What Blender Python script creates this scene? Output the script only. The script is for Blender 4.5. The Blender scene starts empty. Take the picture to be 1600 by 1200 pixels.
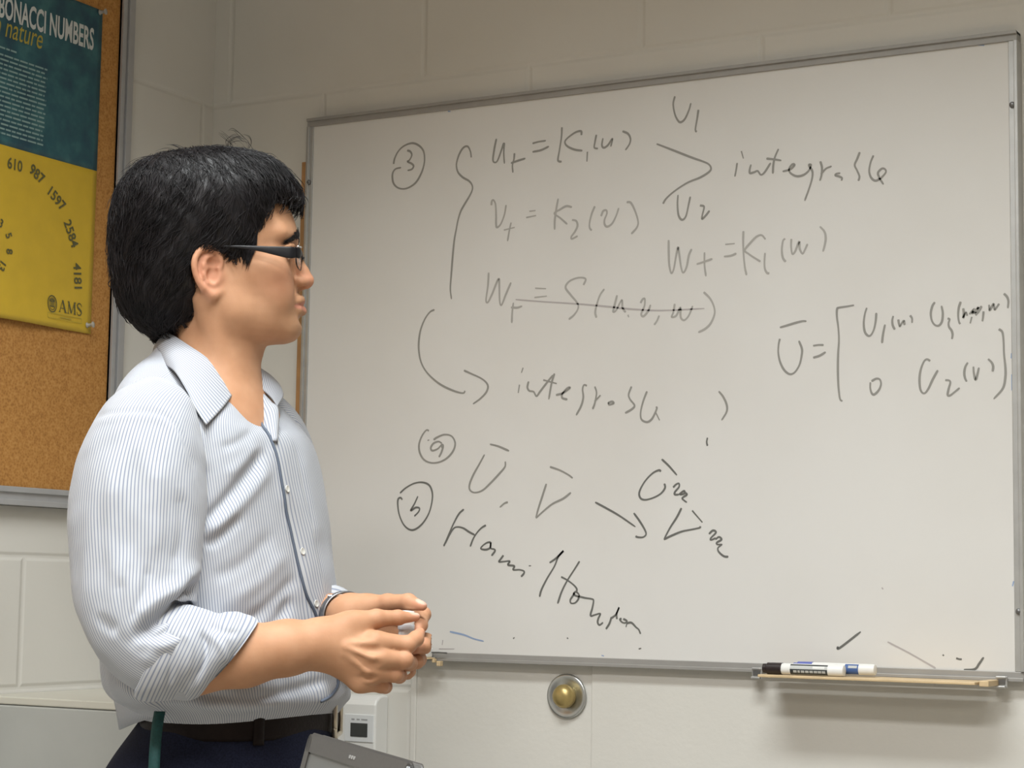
import bpy, bmesh, math, random
import numpy as np
from mathutils import Vector, Matrix, noise

random.seed(7)
RNG = np.random.default_rng(7)
SC = bpy.context.scene
COL = SC.collection
PI = math.pi

# ------------------------------------------------------------------ camera
FOC = 3094.87                       # focal length in pixels of a 1600-wide picture
CAM_POS = np.array((2.18507, -2.74589, 1.15992))
YAW, PITCH, ROLL = math.radians(29.466), math.radians(5.8984), math.radians(0.8623)


def camera_axes():
    cy, sy, cp, sp = math.cos(YAW), math.sin(YAW), math.cos(PITCH), math.sin(PITCH)
    f = np.array((-sy * cp, cy * cp, sp))
    r = np.array((cy, sy, 0.0))
    u = np.cross(r, f)
    c, s = math.cos(ROLL), math.sin(ROLL)
    return r * c + u * s, -r * s + u * c, f


CR, CU, CF = camera_axes()
cam_data = bpy.data.cameras.new('camera')
cam_data.sensor_width = 36.0
cam_data.lens = 36.0 * FOC / 1600.0
cam_data.clip_start = 0.05
cam_data.clip_end = 50
cam = bpy.data.objects.new('camera', cam_data)
COL.objects.link(cam)
cam.matrix_world = Matrix(((CR[0], CU[0], -CF[0], CAM_POS[0]), (CR[1], CU[1], -CF[1], CAM_POS[1]),
                           (CR[2], CU[2], -CF[2], CAM_POS[2]), (0, 0, 0, 1)))
SC.camera = cam

# ------------------------------------------------------------------ light and exposure
SC.view_settings.view_transform = 'Standard'
SC.view_settings.look = 'None'
SC.view_settings.gamma = 1.0
SC.view_settings.exposure = 0.22
SC.view_settings.use_curve_mapping = False
world = bpy.data.worlds.new('world')
SC.world = world
world.use_nodes = True
WB = world.node_tree.nodes['Background']
WB.inputs['Color'].default_value = (1.0, 0.96, 0.90, 1)
WB.inputs['Strength'].default_value = 0.17


def area_light(name, loc, size, power, color, spread=180, rot=(0, 0, 0)):
    d = bpy.data.lights.new(name, 'AREA')
    d.shape = 'RECTANGLE'
    d.size, d.size_y = size
    d.energy = power
    d.color = color
    d.spread = math.radians(spread)
    o = bpy.data.objects.new(name, d)
    o.location = loc
    o.rotation_euler = rot
    COL.objects.link(o)
    return o


TUBE_COLORS = [(0.955, 1.0, 1.0), (1.0, 0.992, 0.97), (1.0, 0.93, 0.80)]
CEIL = 2.75
# louvred fluorescent troffers: (x, y, length along x, width along y)
TROFFERS = [(1.2, -1.25, 1.2, 0.3, 23.0, 125), (1.5, -2.4, 1.2, 0.3, 47.0, 145), (3.2, -3.8, 1.2, 0.6, 36.0, 165)]
for i_, (x_, y_, a_, b_, p_, sp_) in enumerate(TROFFERS):
    area_light('fluorescent_tube', (x_, y_, CEIL - 0.02), (a_, b_), p_, TUBE_COLORS[i_], sp_)

# ------------------------------------------------------------------ helpers


def thing(name, label, cat, loc=(0, 0, 0), rot=(0, 0, 0), group=None):
    o = bpy.data.objects.new(name, None)
    o.empty_display_size = 0.05
    COL.objects.link(o)
    o.location = loc
    o.rotation_euler = rot
    o['label'] = label
    o['category'] = cat
    if group:
        o['group'] = group
    return o


def tag(o, label, cat, group=None):
    o['label'] = label
    o['category'] = cat
    if group:
        o['group'] = group
    return o


def link(name, me, mat, parent=None, smooth=False, label=None):
    o = bpy.data.objects.new(name, me)
    COL.objects.link(o)
    if mat:
        for m in (mat if isinstance(mat, (list, tuple)) else [mat]):
            me.materials.append(m)
    if parent is not None:
        o.parent = parent
    if smooth:
        me.polygons.foreach_set('use_smooth', np.ones(len(me.polygons), dtype=bool))
    if label:
        o['label'] = label
    return o


def mesh_from(name, verts, faces):
    me = bpy.data.meshes.new(name)
    me.from_pydata([tuple(map(float, v)) for v in verts], [], [tuple(int(i) for i in f) for f in faces])
    me.update()
    return me


def mesh_np(name, verts, quads):
    """fast mesh from numpy arrays, faces all of one size"""
    verts = np.asarray(verts, np.float32)
    quads = np.asarray(quads, np.int32)
    k = quads.shape[1]
    me = bpy.data.meshes.new(name)
    me.vertices.add(len(verts))
    me.vertices.foreach_set('co', verts.ravel())
    me.loops.add(quads.size)
    me.loops.foreach_set('vertex_index', quads.ravel())
    me.polygons.add(len(quads))
    me.polygons.foreach_set('loop_start', np.arange(0, quads.size, k, dtype=np.int32))
    me.polygons.foreach_set('loop_total', np.full(len(quads), k, np.int32))
    me.update(calc_edges=True)
    me.validate()
    return me


class MB:
    """collects simple solids into one mesh"""

    def __init__(self):
        self.v, self.f, self.mi, self.m = [], [], [], 0

    def mat(self, i):
        self.m = i
        return self

    def add(self, verts, faces):
        n = len(self.v)
        self.v += [tuple(p) for p in verts]
        self.f += [tuple(i + n for i in q) for q in faces]
        self.mi += [self.m] * len(faces)
        return self

    def box(self, x0, x1, y0, y1, z0, z1):
        x0, x1, y0, y1, z0, z1 = min(x0, x1), max(x0, x1), min(y0, y1), max(y0, y1), min(z0, z1), max(z0, z1)
        v = [(x0, y0, z0), (x1, y0, z0), (x1, y1, z0), (x0, y1, z0), (x0, y0, z1), (x1, y0, z1), (x1, y1, z1), (x0, y1, z1)]
        return self.add(v, [(0, 3, 2, 1), (4, 5, 6, 7), (0, 1, 5, 4), (1, 2, 6, 5), (2, 3, 7, 6), (3, 0, 4, 7)])

    def tube(self, pts, rad, n=10, cap=True):
        pts = [Vector(p) for p in pts]
        if not hasattr(rad, '__len__'):
            rad = [rad] * len(pts)
        base = len(self.v)
        up = None
        for i, p in enumerate(pts):
            t = (pts[min(i + 1, len(pts) - 1)] - pts[max(i - 1, 0)]).normalized()
            if up is None:
                up = t.orthogonal().normalized()
            up = (up - t * up.dot(t))
            up = up.normalized() if up.length > 1e-6 else t.orthogonal().normalized()
            w = t.cross(up)
            for k in range(n):
                a = 2 * PI * k / n
                self.v.append(tuple(p + (up * math.cos(a) + w * math.sin(a)) * rad[i]))
        for i in range(len(pts) - 1):
            for k in range(n):
                a, b = base + i * n + k, base + i * n + (k + 1) % n
                self.f.append((a, b, b + n, a + n))
                self.mi.append(self.m)
        if cap:
            self.f.append(tuple(base + k for k in reversed(range(n))))
            self.f.append(tuple(base + (len(pts) - 1) * n + k for k in range(n)))
            self.mi += [self.m] * 2
        return self

    def lathe(self, prof, origin, axis, n=32):
        """prof: (radius, distance along axis)"""
        ax = Vector(axis).normalized()
        u = ax.orthogonal().normalized()
        w = ax.cross(u)
        o = Vector(origin)
        base = len(self.v)
        for r, h in prof:
            for k in range(n):
                a = 2 * PI * k / n
                self.v.append(tuple(o + ax * h + (u * math.cos(a) + w * math.sin(a)) * r))
        for i in range(len(prof) - 1):
            for k in range(n):
                a, b = base + i * n + k, base + i * n + (k + 1) % n
                self.f.append((a, b, b + n, a + n))
                self.mi.append(self.m)
        self.f.append(tuple(base + k for k in reversed(range(n))))
        self.f.append(tuple(base + (len(prof) - 1) * n + k for k in range(n)))
        self.mi += [self.m] * 2
        return self

    def build(self, name, mat, parent=None, smooth=False, bevel=0, label=None, segs=2, auto=None):
        me = mesh_from(name, self.v, self.f)
        o = link(name, me, mat, parent, smooth, label)
        if isinstance(mat, (list, tuple)):
            me.polygons.foreach_set('material_index', np.array(self.mi, np.int32))
        if bevel:
            b = o.modifiers.new('bevel', 'BEVEL')
            b.width = bevel
            b.segments = segs
            b.limit_method = 'ANGLE'
            b.angle_limit = math.radians(35)
        if auto:
            me.polygons.foreach_set('use_smooth', np.ones(len(me.polygons), dtype=bool))
            sharp = np.zeros(len(me.edges), dtype=bool)
            bm = bmesh.new()
            bm.from_mesh(me)
            bm.edges.ensure_lookup_table()
            for e in bm.edges:
                if len(e.link_faces) == 2 and e.calc_face_angle(0) > auto:
                    sharp[e.index] = True
            bm.free()
            at = me.attributes.new('sharp_edge', 'BOOLEAN', 'EDGE')
            at.data.foreach_set('value', sharp)
        return o


def structure(o):
    o['kind'] = 'structure'
    return o


def smooth_curve(pts, n=6):
    """Catmull-Rom through the points"""
    P = np.array(pts, float)
    if len(P) < 3:
        return P
    Q = np.vstack([2 * P[0] - P[1], P, 2 * P[-1] - P[-2]])
    out = []
    for i in range(1, len(Q) - 2):
        p0, p1, p2, p3 = Q[i - 1], Q[i], Q[i + 1], Q[i + 2]
        for t in np.linspace(0, 1, n, endpoint=False):
            out.append(0.5 * ((2 * p1) + (p2 - p0) * t + (2 * p0 - 5 * p1 + 4 * p2 - p3) * t * t + (3 * p1 - p0 - 3 * p2 + p3) * t ** 3))
    out.append(P[-1])
    return np.array(out)


# ------------------------------------------------------------------ materials
class NT:
    def __init__(self, name):
        self.m = bpy.data.materials.new(name)
        self.m.use_nodes = True
        self.t = self.m.node_tree
        self.b = self.t.nodes['Principled BSDF']

    def n(self, typ, **kw):
        nd = self.t.nodes.new(typ)
        for k, v in kw.items():
            if k.startswith('i_'):
                nd.inputs[k[2:].replace('_', ' ')].default_value = v
            else:
                setattr(nd, k, v)
        return nd

    def l(self, a, ao, b, bi):
        self.t.links.new(a.outputs[ao], b.inputs[bi])
        return self

    def ramp(self, src, out, stops, interp='LINEAR'):
        r = self.n('ShaderNodeValToRGB')
        r.color_ramp.interpolation = interp
        e = r.color_ramp.elements
        while len(e) < len(stops):
            e.new(0.5)
        for i, (p, c) in enumerate(stops):
            e[i].position = p
            e[i].color = (*c, 1) if len(c) == 3 else c
        self.l(src, out, r, 'Fac')
        return r


def simple(name, color, rough=0.5, metal=0.0, spec=0.5, noise_amt=0.0, noise_scale=60, bump=0.0, bump_scale=300, coat=0):
    k = NT(name)
    k.b.inputs['Base Color'].default_value = (*color, 1)
    k.b.inputs['Roughness'].default_value = rough
    k.b.inputs['Metallic'].default_value = metal
    k.b.inputs['Specular IOR Level'].default_value = spec
    k.b.inputs['Coat Weight'].default_value = coat
    tc = None
    if noise_amt or bump:
        tc = k.n('ShaderNodeTexCoord')
    if noise_amt:
        nz = k.n('ShaderNodeTexNoise')
        nz.inputs['Scale'].default_value = noise_scale
        nz.inputs['Detail'].default_value = 5
        k.l(tc, 'Object', nz, 'Vector')
        lo = tuple(max(0, c * (1 - noise_amt)) for c in color)
        hi = tuple(min(1, c * (1 + noise_amt)) for c in color)
        r = k.ramp(nz, 'Fac', [(0.3, lo), (0.7, hi)])
        k.l(r, 'Color', k.b, 'Base Color')
    if bump:
        nz = k.n('ShaderNodeTexNoise')
        nz.inputs['Scale'].default_value = bump_scale
        nz.inputs['Detail'].default_value = 4
        k.l(tc, 'Object', nz, 'Vector')
        bp = k.n('ShaderNodeBump')
        bp.inputs['Strength'].default_value = bump
        bp.inputs['Distance'].default_value = 0.002
        k.l(nz, 'Fac', bp, 'Height')
        k.l(bp, 'Normal', k.b, 'Normal')
    return k.m


COURSE = 0.2032
ZC = 2.0113                         # one bed joint of the block wall
XJ = 0.0370                         # one head joint on the whiteboard wall


def block_wall(name, axis, zc, hj):
    """painted concrete block: tooled joints as bump, slightly mottled cream paint"""
    k = NT(name)
    tc = k.n('ShaderNodeTexCoord')
    sp = k.n('ShaderNodeSeparateXYZ')
    k.l(tc, 'Object', sp, 'Vector')

    def math_(op, a, b=None, c=None):
        nd = k.n('ShaderNodeMath')
        nd.operation = op
        for i, s in enumerate((a, b, c)):
            if s is None:
                continue
            if isinstance(s, (int, float)):
                nd.inputs[i].default_value = s
            else:
                k.t.links.new(s, nd.inputs[i])
        return nd.outputs[0]
    z = math_('DIVIDE', math_('SUBTRACT', sp.outputs['Z'], zc), COURSE)
    row = math_('FLOOR', z)
    fz = math_('SUBTRACT', z, row)
    dz = math_('MULTIPLY', math_('MINIMUM', fz, math_('SUBTRACT', 1.0, fz)), COURSE)
    odd = math_('FLOORED_MODULO', row, 2.0)
    x = math_('ADD', math_('DIVIDE', math_('SUBTRACT', sp.outputs[axis], hj), 2 * COURSE), math_('MULTIPLY', odd, 0.5))
    fx = math_('SUBTRACT', x, math_('FLOOR', x))
    dx = math_('MULTIPLY', math_('MINIMUM', fx, math_('SUBTRACT', 1.0, fx)), 2 * COURSE)
    d = math_('MINIMUM', dz, dx)
    mr = k.n('ShaderNodeMapRange', interpolation_type='SMOOTHSTEP')
    mr.inputs['From Min'].default_value = 0.001
    mr.inputs['From Max'].default_value = 0.0075
    k.t.links.new(d, mr.inputs['Value'])
    nz = k.n('ShaderNodeTexNoise')
    nz.inputs['Scale'].default_value = 90
    nz.inputs['Detail'].default_value = 6
    k.l(tc, 'Object', nz, 'Vector')
    n2 = k.n('ShaderNodeTexNoise')
    n2.inputs['Scale'].default_value = 3.5
    k.l(tc, 'Object', n2, 'Vector')
    h = math_('ADD', mr.outputs[0], math_('MULTIPLY', nz.outputs['Fac'], 0.10))
    h = math_('ADD', h, math_('MULTIPLY', n2.outputs['Fac'], 0.5))
    bp = k.n('ShaderNodeBump')
    bp.inputs['Strength'].default_value = 0.45
    bp.inputs['Distance'].default_value = 0.0035
    k.t.links.new(h, bp.inputs['Height'])
    k.l(bp, 'Normal', k.b, 'Normal')
    r = k.ramp(n2, 'Fac', [(0.3, (0.630, 0.614, 0.570)), (0.7, (0.668, 0.652, 0.610))])
    k.l(r, 'Color', k.b, 'Base Color')
    k.b.inputs['Roughness'].default_value = 0.5
    return k.m


M = {}
M['alu'] = simple('aluminium', (0.52, 0.52, 0.51), 0.42, 0.75, noise_amt=0.06, noise_scale=40)
M['alu_dull'] = simple('dull aluminium', (0.35, 0.34, 0.325), 0.5, 0.3, noise_amt=0.05, noise_scale=30)
M['alu_grey'] = simple('grey anodised aluminium', (0.40, 0.40, 0.405), 0.45, 0.3, noise_amt=0.05, noise_scale=30)
M['steel'] = simple('satin steel', (0.55, 0.56, 0.55), 0.33, 0.95, noise_amt=0.08, noise_scale=50)
M['screw'] = simple('dark screw', (0.2, 0.2, 0.2), 0.4, 0.8)
M['wood'] = simple('pale varnished wood', (0.62, 0.47, 0.28), 0.5, noise_amt=0.15, noise_scale=25)
M['batten'] = simple('orange brown wood', (0.36, 0.19, 0.075), 0.55, noise_amt=0.2, noise_scale=20)
M['white_plastic'] = simple('white plastic', (0.78, 0.78, 0.76), 0.35)
M['black_plastic'] = simple('black plastic', (0.025, 0.022, 0.022), 0.35)
M['cream_paint'] = simple('cream enamel', (0.56, 0.54, 0.47), 0.45)
M['grey_paint'] = simple('grey enamel', (0.40, 0.405, 0.385), 0.4, noise_amt=0.04, noise_scale=8)
# marker strokes on the board: (x, z) in tenths of a millimetre, and which ink
WRITING = {
 'circled three': [
  (0,[(3991,18658),(4012,18752),(4081,18868),(4190,18946),(4348,18979),(4475,18932),(4572,18834),(4603,18696),(4586,18562),(4534,18432),(4443,18304),(4318,18234),(4200,18215),(4081,18248),(3999,18330),(3972,18442),(3986,18522),(4041,18572),(4144,18583)]),
  (0,[(4256,18865),(4320,18838),(4350,18774),(4307,18697),(4268,18673),(4348,18632),(4389,18587),(4358,18536),(4272,18521)]),
 ],
 'left brace': [
  (0,[(5507,18624),(5486,18732),(5431,18818),(5347,18800),(5273,18699),(5229,18570),(5228,18489),(5264,18392),(5357,18304),(5466,18240),(5528,18168),(5537,18088),(5486,17986),(5397,17860),(5323,17746),(5274,17604),(5245,17460),(5210,17276),(5185,17012),(5164,16708),(5151,16470),(5177,16297)]),
 ],
 'u equation': [
  (0,[(5977,18892),(5943,18738),(5918,18558),(5947,18502),(6003,18525),(6075,18692),(6119,18812)]),
  (0,[(6129,18811),(6119,18638),(6135,18463)]),
  (0,[(6319,18619),(6311,18521),(6285,18424),(6296,18300)]),
  (0,[(6256,18460),(6386,18489),(6524,18514)]),
  (0,[(6650,18747),(6769,18764),(6897,18768)]),
  (0,[(6652,18607),(6808,18621),(6953,18669)]),
  (0,[(7185,18959),(7178,18797),(7145,18588),(7120,18444),(7139,18407),(7189,18397)]),
  (0,[(7539,18793),(7529,18859),(7421,18846),(7278,18763),(7243,18701),(7298,18631),(7425,18569),(7560,18540)]),
  (0,[(7649,18515),(7642,18355)]),
  (0,[(7806,18774),(7781,18656),(7773,18568),(7836,18546)]),
  (0,[(7922,18706),(7906,18595),(7942,18551),(8012,18585),(8090,18682),(8062,18556)]),
  (0,[(8265,18784),(8361,18734),(8406,18650),(8389,18564),(8320,18475)]),
 ],
 'v equation': [
  (1,[(5902,17796),(5911,17864),(5940,17878),(5980,17806),(5993,17634),(5996,17480),(6016,17423),(6084,17473),(6149,17621),(6179,17781)]),
  (1,[(6277,17483),(6250,17375),(6215,17181)]),
  (1,[(6144,17369),(6346,17398)]),
  (1,[(6610,17639),(6725,17643)]),
  (1,[(6554,17541),(6735,17561)]),
  (1,[(7133,17803),(7103,17646),(7077,17462),(7076,17303)]),
  (1,[(7384,17643),(7281,17668),(7169,17623),(7066,17568),(7171,17489),(7304,17374)]),
  (1,[(7387,17438),(7462,17415),(7487,17338),(7445,17249),(7381,17171),(7391,17133),(7493,17171)]),
  (1,[(7792,17626),(7738,17510),(7703,17380),(7704,17288),(7741,17240)]),
  (1,[(7904,17455),(7940,17535),(7995,17543),(8005,17489),(7965,17392),(7970,17317),(8016,17280),(8098,17324),(8169,17442),(8213,17563)]),
  (1,[(8349,17643),(8421,17628),(8494,17499),(8550,17330),(8533,17232),(8435,17133)]),
 ],
 'w equation': [
  (1,[(5872,16691),(5862,16474),(5831,16246),(5867,16206),(5946,16342),(6058,16577),(6075,16436),(6088,16206),(6124,16148),(6193,16301),(6291,16503)]),
  (1,[(6340,16171),(6322,16015),(6317,15843)]),
  (1,[(6298,16097),(6413,16086),(6504,16106)]),
  (1,[(6737,16382),(6935,16362)]),
  (1,[(6725,16232),(6951,16243)]),
  (1,[(7606,16378),(7641,16475),(7508,16501),(7355,16456),(7287,16361),(7372,16243),(7499,16099),(7514,16011),(7446,15915),(7350,15846)]),
  (1,[(7973,16293),(7898,16199),(7845,16054),(7819,15932),(7842,15844)]),
  (1,[(8198,16181),(8159,16036),(8133,15926),(8187,15948),(8280,16102),(8295,15979),(8350,15902)]),
  (1,[(8391,15863),(8405,15821)]),
  (1,[(8604,16034),(8644,16093),(8678,16091),(8671,15982),(8619,15863),(8659,15824),(8739,15905),(8778,16000)]),
  (1,[(8926,15822),(8887,15739),(8842,15680)]),
  (1,[(9188,15989),(9163,15857),(9137,15786),(9216,15806),(9281,15923),(9289,15777),(9347,15726),(9425,15794),(9489,15940)]),
  (1,[(9670,16141),(9774,16039),(9839,15915),(9852,15795),(9789,15655),(9699,15576),(9583,15526)]),
 ],
 'strike line': [
  (2,[(6382,16219),(6896,16154),(7485,16087),(8009,16015),(8417,15952),(8952,15898),(9684,15888)]),
 ],
 'first integrable note': [
  (0,[(9167,19245),(9139,19123),(9169,18960),(9227,18848),(9275,18825),(9341,18871),(9406,18997),(9440,19108)]),
  (0,[(9567,18989),(9549,18867),(9521,18712),(9522,18662),(9541,18643)]),
  (0,[(8860,18522),(9011,18454),(9183,18375),(9449,18253),(9637,18174),(9740,18120),(9782,18055),(9750,17997),(9601,17923),(9395,17863),(9187,17758),(9036,17648),(8975,17565)]),
  (0,[(9231,17684),(9223,17544),(9237,17385),(9276,17304),(9323,17291),(9370,17349),(9406,17494),(9439,17640)]),
  (0,[(9600,17487),(9660,17473),(9669,17438),(9642,17335),(9639,17275),(9698,17322),(9763,17395)]),
  (0,[(10282,18271),(10317,18151)]),
  (0,[(10215,18094),(10198,17987),(10177,17885)]),
  (0,[(10441,18048),(10419,17966),(10428,17916),(10498,17926),(10550,17938),(10603,17875),(10664,17911),(10760,18043)]),
  (0,[(10885,18246),(10829,18127),(10803,18014),(10795,17874)]),
  (0,[(10690,18116),(10812,18092),(10933,18063)]),
  (0,[(10951,17893),(11072,17915),(11141,17974),(11106,17989),(11055,17924),(11080,17856),(11175,17802),(11278,17809),(11363,17863),(11406,17949),(11372,17961),(11380,17927),(11423,17858),(11423,17760),(11380,17616),(11303,17418)]),
  (0,[(11550,17993),(11576,17893),(11567,17779),(11542,17700)]),
  (0,[(11559,17796),(11635,17871),(11728,17903)]),
  (0,[(11862,17785),(11803,17782),(11787,17759),(11837,17739),(11887,17710),(11879,17670)]),
  (0,[(12164,18073),(12122,17972),(12085,17886),(12121,17802),(12157,17710),(12141,17643)]),
  (0,[(12374,18004),(12329,17904),(12307,17777),(12336,17677),(12402,17623),(12484,17656),(12558,17730),(12550,17779),(12501,17794),(12443,17740),(12460,17666),(12525,17556)]),
 ],
 'small w equation': [
  (1,[(9077,16990),(9079,16815),(9090,16604),(9125,16471),(9166,16529),(9203,16719),(9236,16865),(9259,16749),(9289,16556),(9327,16463),(9383,16549),(9419,16721),(9466,16822)]),
  (1,[(9681,16754),(9682,16564),(9707,16381)]),
  (1,[(9551,16581),(9673,16608),(9812,16645)]),
  (1,[(10023,16851),(10180,16853)]),
  (1,[(10002,16666),(10116,16672),(10208,16700)]),
  (1,[(10320,17035),(10317,16864),(10326,16657),(10345,16485),(10373,16355)]),
  (1,[(10680,16880),(10616,16948),(10535,16933),(10444,16855),(10344,16742),(10408,16677),(10517,16601),(10599,16548)]),
  (1,[(10671,16676),(10662,16532),(10671,16429),(10707,16367),(10743,16361)]),
  (1,[(10994,16869),(10958,16834),(10940,16699),(10958,16579),(11003,16517)]),
  (1,[(11092,16858),(11088,16739),(11109,16628),(11154,16667),(11216,16806),(11225,16696),(11269,16622),(11304,16673),(11348,16763)]),
  (1,[(11542,17010),(11612,16928),(11633,16834),(11620,16735),(11589,16628)]),
 ],
 'matrix equation': [
  (0,[(10911,15532),(11011,15554),(11155,15588),(11267,15608),(11331,15604)]),
  (0,[(10911,15364),(10891,15274),(10886,15153),(10915,15015),(10980,14891),(11068,14826),(11148,14853),(11219,14956),(11254,15091),(11259,15196),(11211,15319)]),
  (0,[(11434,15233),(11521,15241),(11599,15236)]),
  (0,[(11434,15055),(11536,15081),(11631,15131)]),
  (0,[(12069,15801),(11961,15789),(11836,15777),(11807,15756),(11804,15651),(11827,15470),(11835,15289),(11822,15095),(11818,14871),(11825,14632),(11848,14437),(11887,14394)]),
  (0,[(12263,15753),(12232,15657),(12216,15524),(12231,15404),(12277,15342),(12323,15347),(12369,15427),(12396,15544),(12408,15670)]),
  (0,[(12538,15492),(12507,15346),(12491,15220)]),
  (0,[(12313,14658),(12312,14569),(12335,14495),(12373,14478),(12442,14542),(12473,14622),(12458,14689),(12405,14706),(12328,14672)]),
  (0,[(12663,15611),(12647,15546),(12655,15471),(12685,15410)]),
  (0,[(12738,15555),(12746,15496),(12761,15454),(12791,15501),(12822,15529),(12829,15469)]),
  (0,[(12913,15605),(12942,15559),(12942,15493)]),
  (0,[(13281,15776),(13243,15719),(13220,15618),(13234,15514),(13279,15446),(13338,15435),(13383,15492),(13396,15608),(13377,15719)]),
  (0,[(13465,15531),(13494,15515),(13479,15464),(13486,15406),(13522,15353),(13536,15294),(13526,15229)]),
  (0,[(13658,15761),(13628,15668),(13620,15552),(13634,15464),(13651,15441)]),
  (0,[(13694,15664),(13701,15591),(13693,15526),(13730,15604),(13752,15552)]),
  (0,[(13817,15534),(13792,15441)]),
  (0,[(13781,15572),(13825,15620),(13855,15640),(13825,15584),(13877,15632),(13913,15666),(13869,15582),(13928,15644),(13964,15678)]),
  (0,[(13840,15634),(13913,15615),(13957,15671)]),
  (0,[(13869,15553),(13927,15607)]),
  (0,[(13986,15604),(13977,15518),(13967,15460)]),
  (0,[(14066,15694),(14073,15614),(14109,15669),(14131,15697),(14145,15617),(14174,15651),(14211,15700)]),
  (0,[(14277,15840),(14320,15794),(14341,15728),(14332,15628)]),
  (0,[(13208,14930),(13156,14957),(13111,14920),(13065,14805),(13047,14674),(13056,14542),(13086,14479),(13130,14474),(13183,14544),(13243,14666),(13318,14794)]),
  (0,[(13424,14645),(13480,14639),(13497,14605),(13471,14512),(13459,14433),(13493,14424),(13552,14466),(13633,14528)]),
  (0,[(13753,14885),(13716,14821),(13701,14735),(13712,14662),(13736,14611)]),
  (0,[(13833,14824),(13839,14729),(13863,14635),(13890,14713),(13913,14806)]),
  (0,[(14044,14923),(14094,14870),(14115,14812),(14107,14740)]),
  (0,[(14200,15340),(14250,15294),(14266,15171),(14271,14984),(14288,14797),(14286,14654),(14249,14498),(14118,14353)]),
 ],
 'curved arrow': [
  (0,[(4853,16142),(4766,16106),(4672,15998),(4597,15836),(4565,15672),(4564,15491),(4609,15294),(4709,15132),(4870,14984),(5046,14873),(5238,14791),(5376,14750),(5445,14747),(5465,14780)]),
  (0,[(5438,15113),(5576,15053),(5747,14979),(5850,14909),(5894,14834),(5862,14740),(5754,14641),(5619,14560)]),
 ],
 'second integrable note': [
  (0,[(6537,15111),(6507,15031)]),
  (0,[(6476,14842),(6454,14709)]),
  (0,[(6641,14887),(6621,14795),(6656,14737),(6735,14718),(6788,14647),(6852,14718),(6980,14863),(7082,14973)]),
  (0,[(7107,14995),(7058,14848),(7010,14586)]),
  (0,[(6907,14900),(7149,14833)]),
  (0,[(7138,14651),(7267,14680),(7389,14756),(7342,14757),(7254,14669),(7255,14601),(7345,14575)]),
  (0,[(7686,14779),(7635,14792),(7611,14725),(7625,14600),(7589,14465),(7502,14320)]),
  (0,[(7826,14762),(7857,14659),(7829,14502),(7792,14408)]),
  (0,[(7824,14525),(7928,14623)]),
  (0,[(8055,14495),(8130,14515),(8155,14487),(8081,14467),(8060,14499)]),
  (0,[(8463,14739),(8415,14617),(8441,14538),(8516,14446),(8479,14391),(8356,14328)]),
  (0,[(8728,14655),(8663,14497),(8623,14331),(8641,14219),(8739,14179),(8824,14236),(8896,14378),(8884,14412)]),
  (0,[(8872,14335),(8946,14199)]),
  (0,[(9926,14612),(9997,14529),(10056,14407),(10057,14298),(9975,14170)]),
  (3,[(9745,13914),(9733,13849),(9746,13788)]),
 ],
 'circled a': [
  (0,[(4792,14146),(4741,14157),(4662,14071),(4607,13934),(4622,13796),(4706,13676),(4845,13621),(5006,13631),(5153,13697),(5264,13812),(5295,13938),(5225,14047),(5088,14076),(4951,14034),(4883,13996)]),
  (0,[(4768,13989),(4802,13996)]),
  (0,[(5045,13934),(4976,13965),(4884,13938),(4835,13870),(4864,13820),(4967,13847),(5045,13914),(5069,13884),(5037,13787),(4993,13710)]),
  (0,[(5034,13924),(5047,13855)]),
 ],
 'circled b': [
  (3,[(4304,13023),(4268,13057),(4222,13033),(4217,12935),(4251,12777),(4337,12620),(4455,12535),(4571,12541),(4707,12638),(4818,12794),(4872,12969),(4880,13125),(4819,13253),(4691,13303),(4530,13290),(4369,13219),(4254,13132)]),
  (3,[(4604,13079),(4538,12952),(4471,12845),(4562,12893),(4637,12883),(4622,12824),(4542,12752)]),
 ],
 'u bar and v bar': [
  (0,[(5948,13900),(6104,13862),(6304,13784)]),
  (0,[(5851,13736),(5753,13579),(5645,13407),(5580,13253),(5593,13166),(5684,13126),(5828,13163),(5982,13286),(6134,13428),(6231,13532),(6237,13619)]),
  (0,[(6296,12967),(6231,12948),(6148,12886)]),
  (0,[(7047,13518),(7220,13463),(7370,13391),(7455,13333)]),
  (0,[(6987,13251),(6915,13047),(6842,12839),(6808,12711)]),
  (0,[(6808,12711),(6929,12811),(7099,12932),(7290,13015),(7427,13108)]),
 ],
 'arrow to new u and v': [
  (3,[(7853,12954),(8041,12863),(8267,12746),(8551,12571)]),
  (3,[(8520,12783),(8626,12652),(8712,12522),(8730,12453),(8679,12412),(8595,12412),(8552,12427)]),
  (3,[(8987,13602),(9108,13496),(9243,13353)]),
  (3,[(8975,13414),(8941,13434),(8840,13393),(8722,13287),(8639,13166),(8609,13074),(8640,13004),(8725,12984),(8860,13018),(8977,13078),(9044,13161),(9035,13230)]),
  (3,[(9181,13167),(9228,13212),(9277,13226),(9278,13173),(9212,13098),(9212,13060),(9279,13059)]),
  (3,[(9279,13059),(9361,13112),(9370,13074),(9295,13052)]),
  (3,[(9370,13096),(9411,13058),(9354,13021),(9337,12991),(9412,12937)]),
  (3,[(9322,12854),(9248,12718),(9132,12552),(9033,12377)]),
  (3,[(9033,12377),(9166,12438),(9332,12499),(9497,12529),(9621,12554),(9637,12578)]),
  (3,[(9499,12815),(9670,12634)]),
  (3,[(9777,12461),(9842,12513),(9891,12483),(9810,12401),(9810,12371),(9891,12401)]),
  (3,[(9883,12378),(9940,12416),(9981,12378),(9908,12333),(9916,12304),(9997,12304)]),
  (3,[(9989,12304),(9925,12251),(9941,12192),(10022,12129),(10095,12121)]),
 ],
 'slanted word': [
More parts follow.
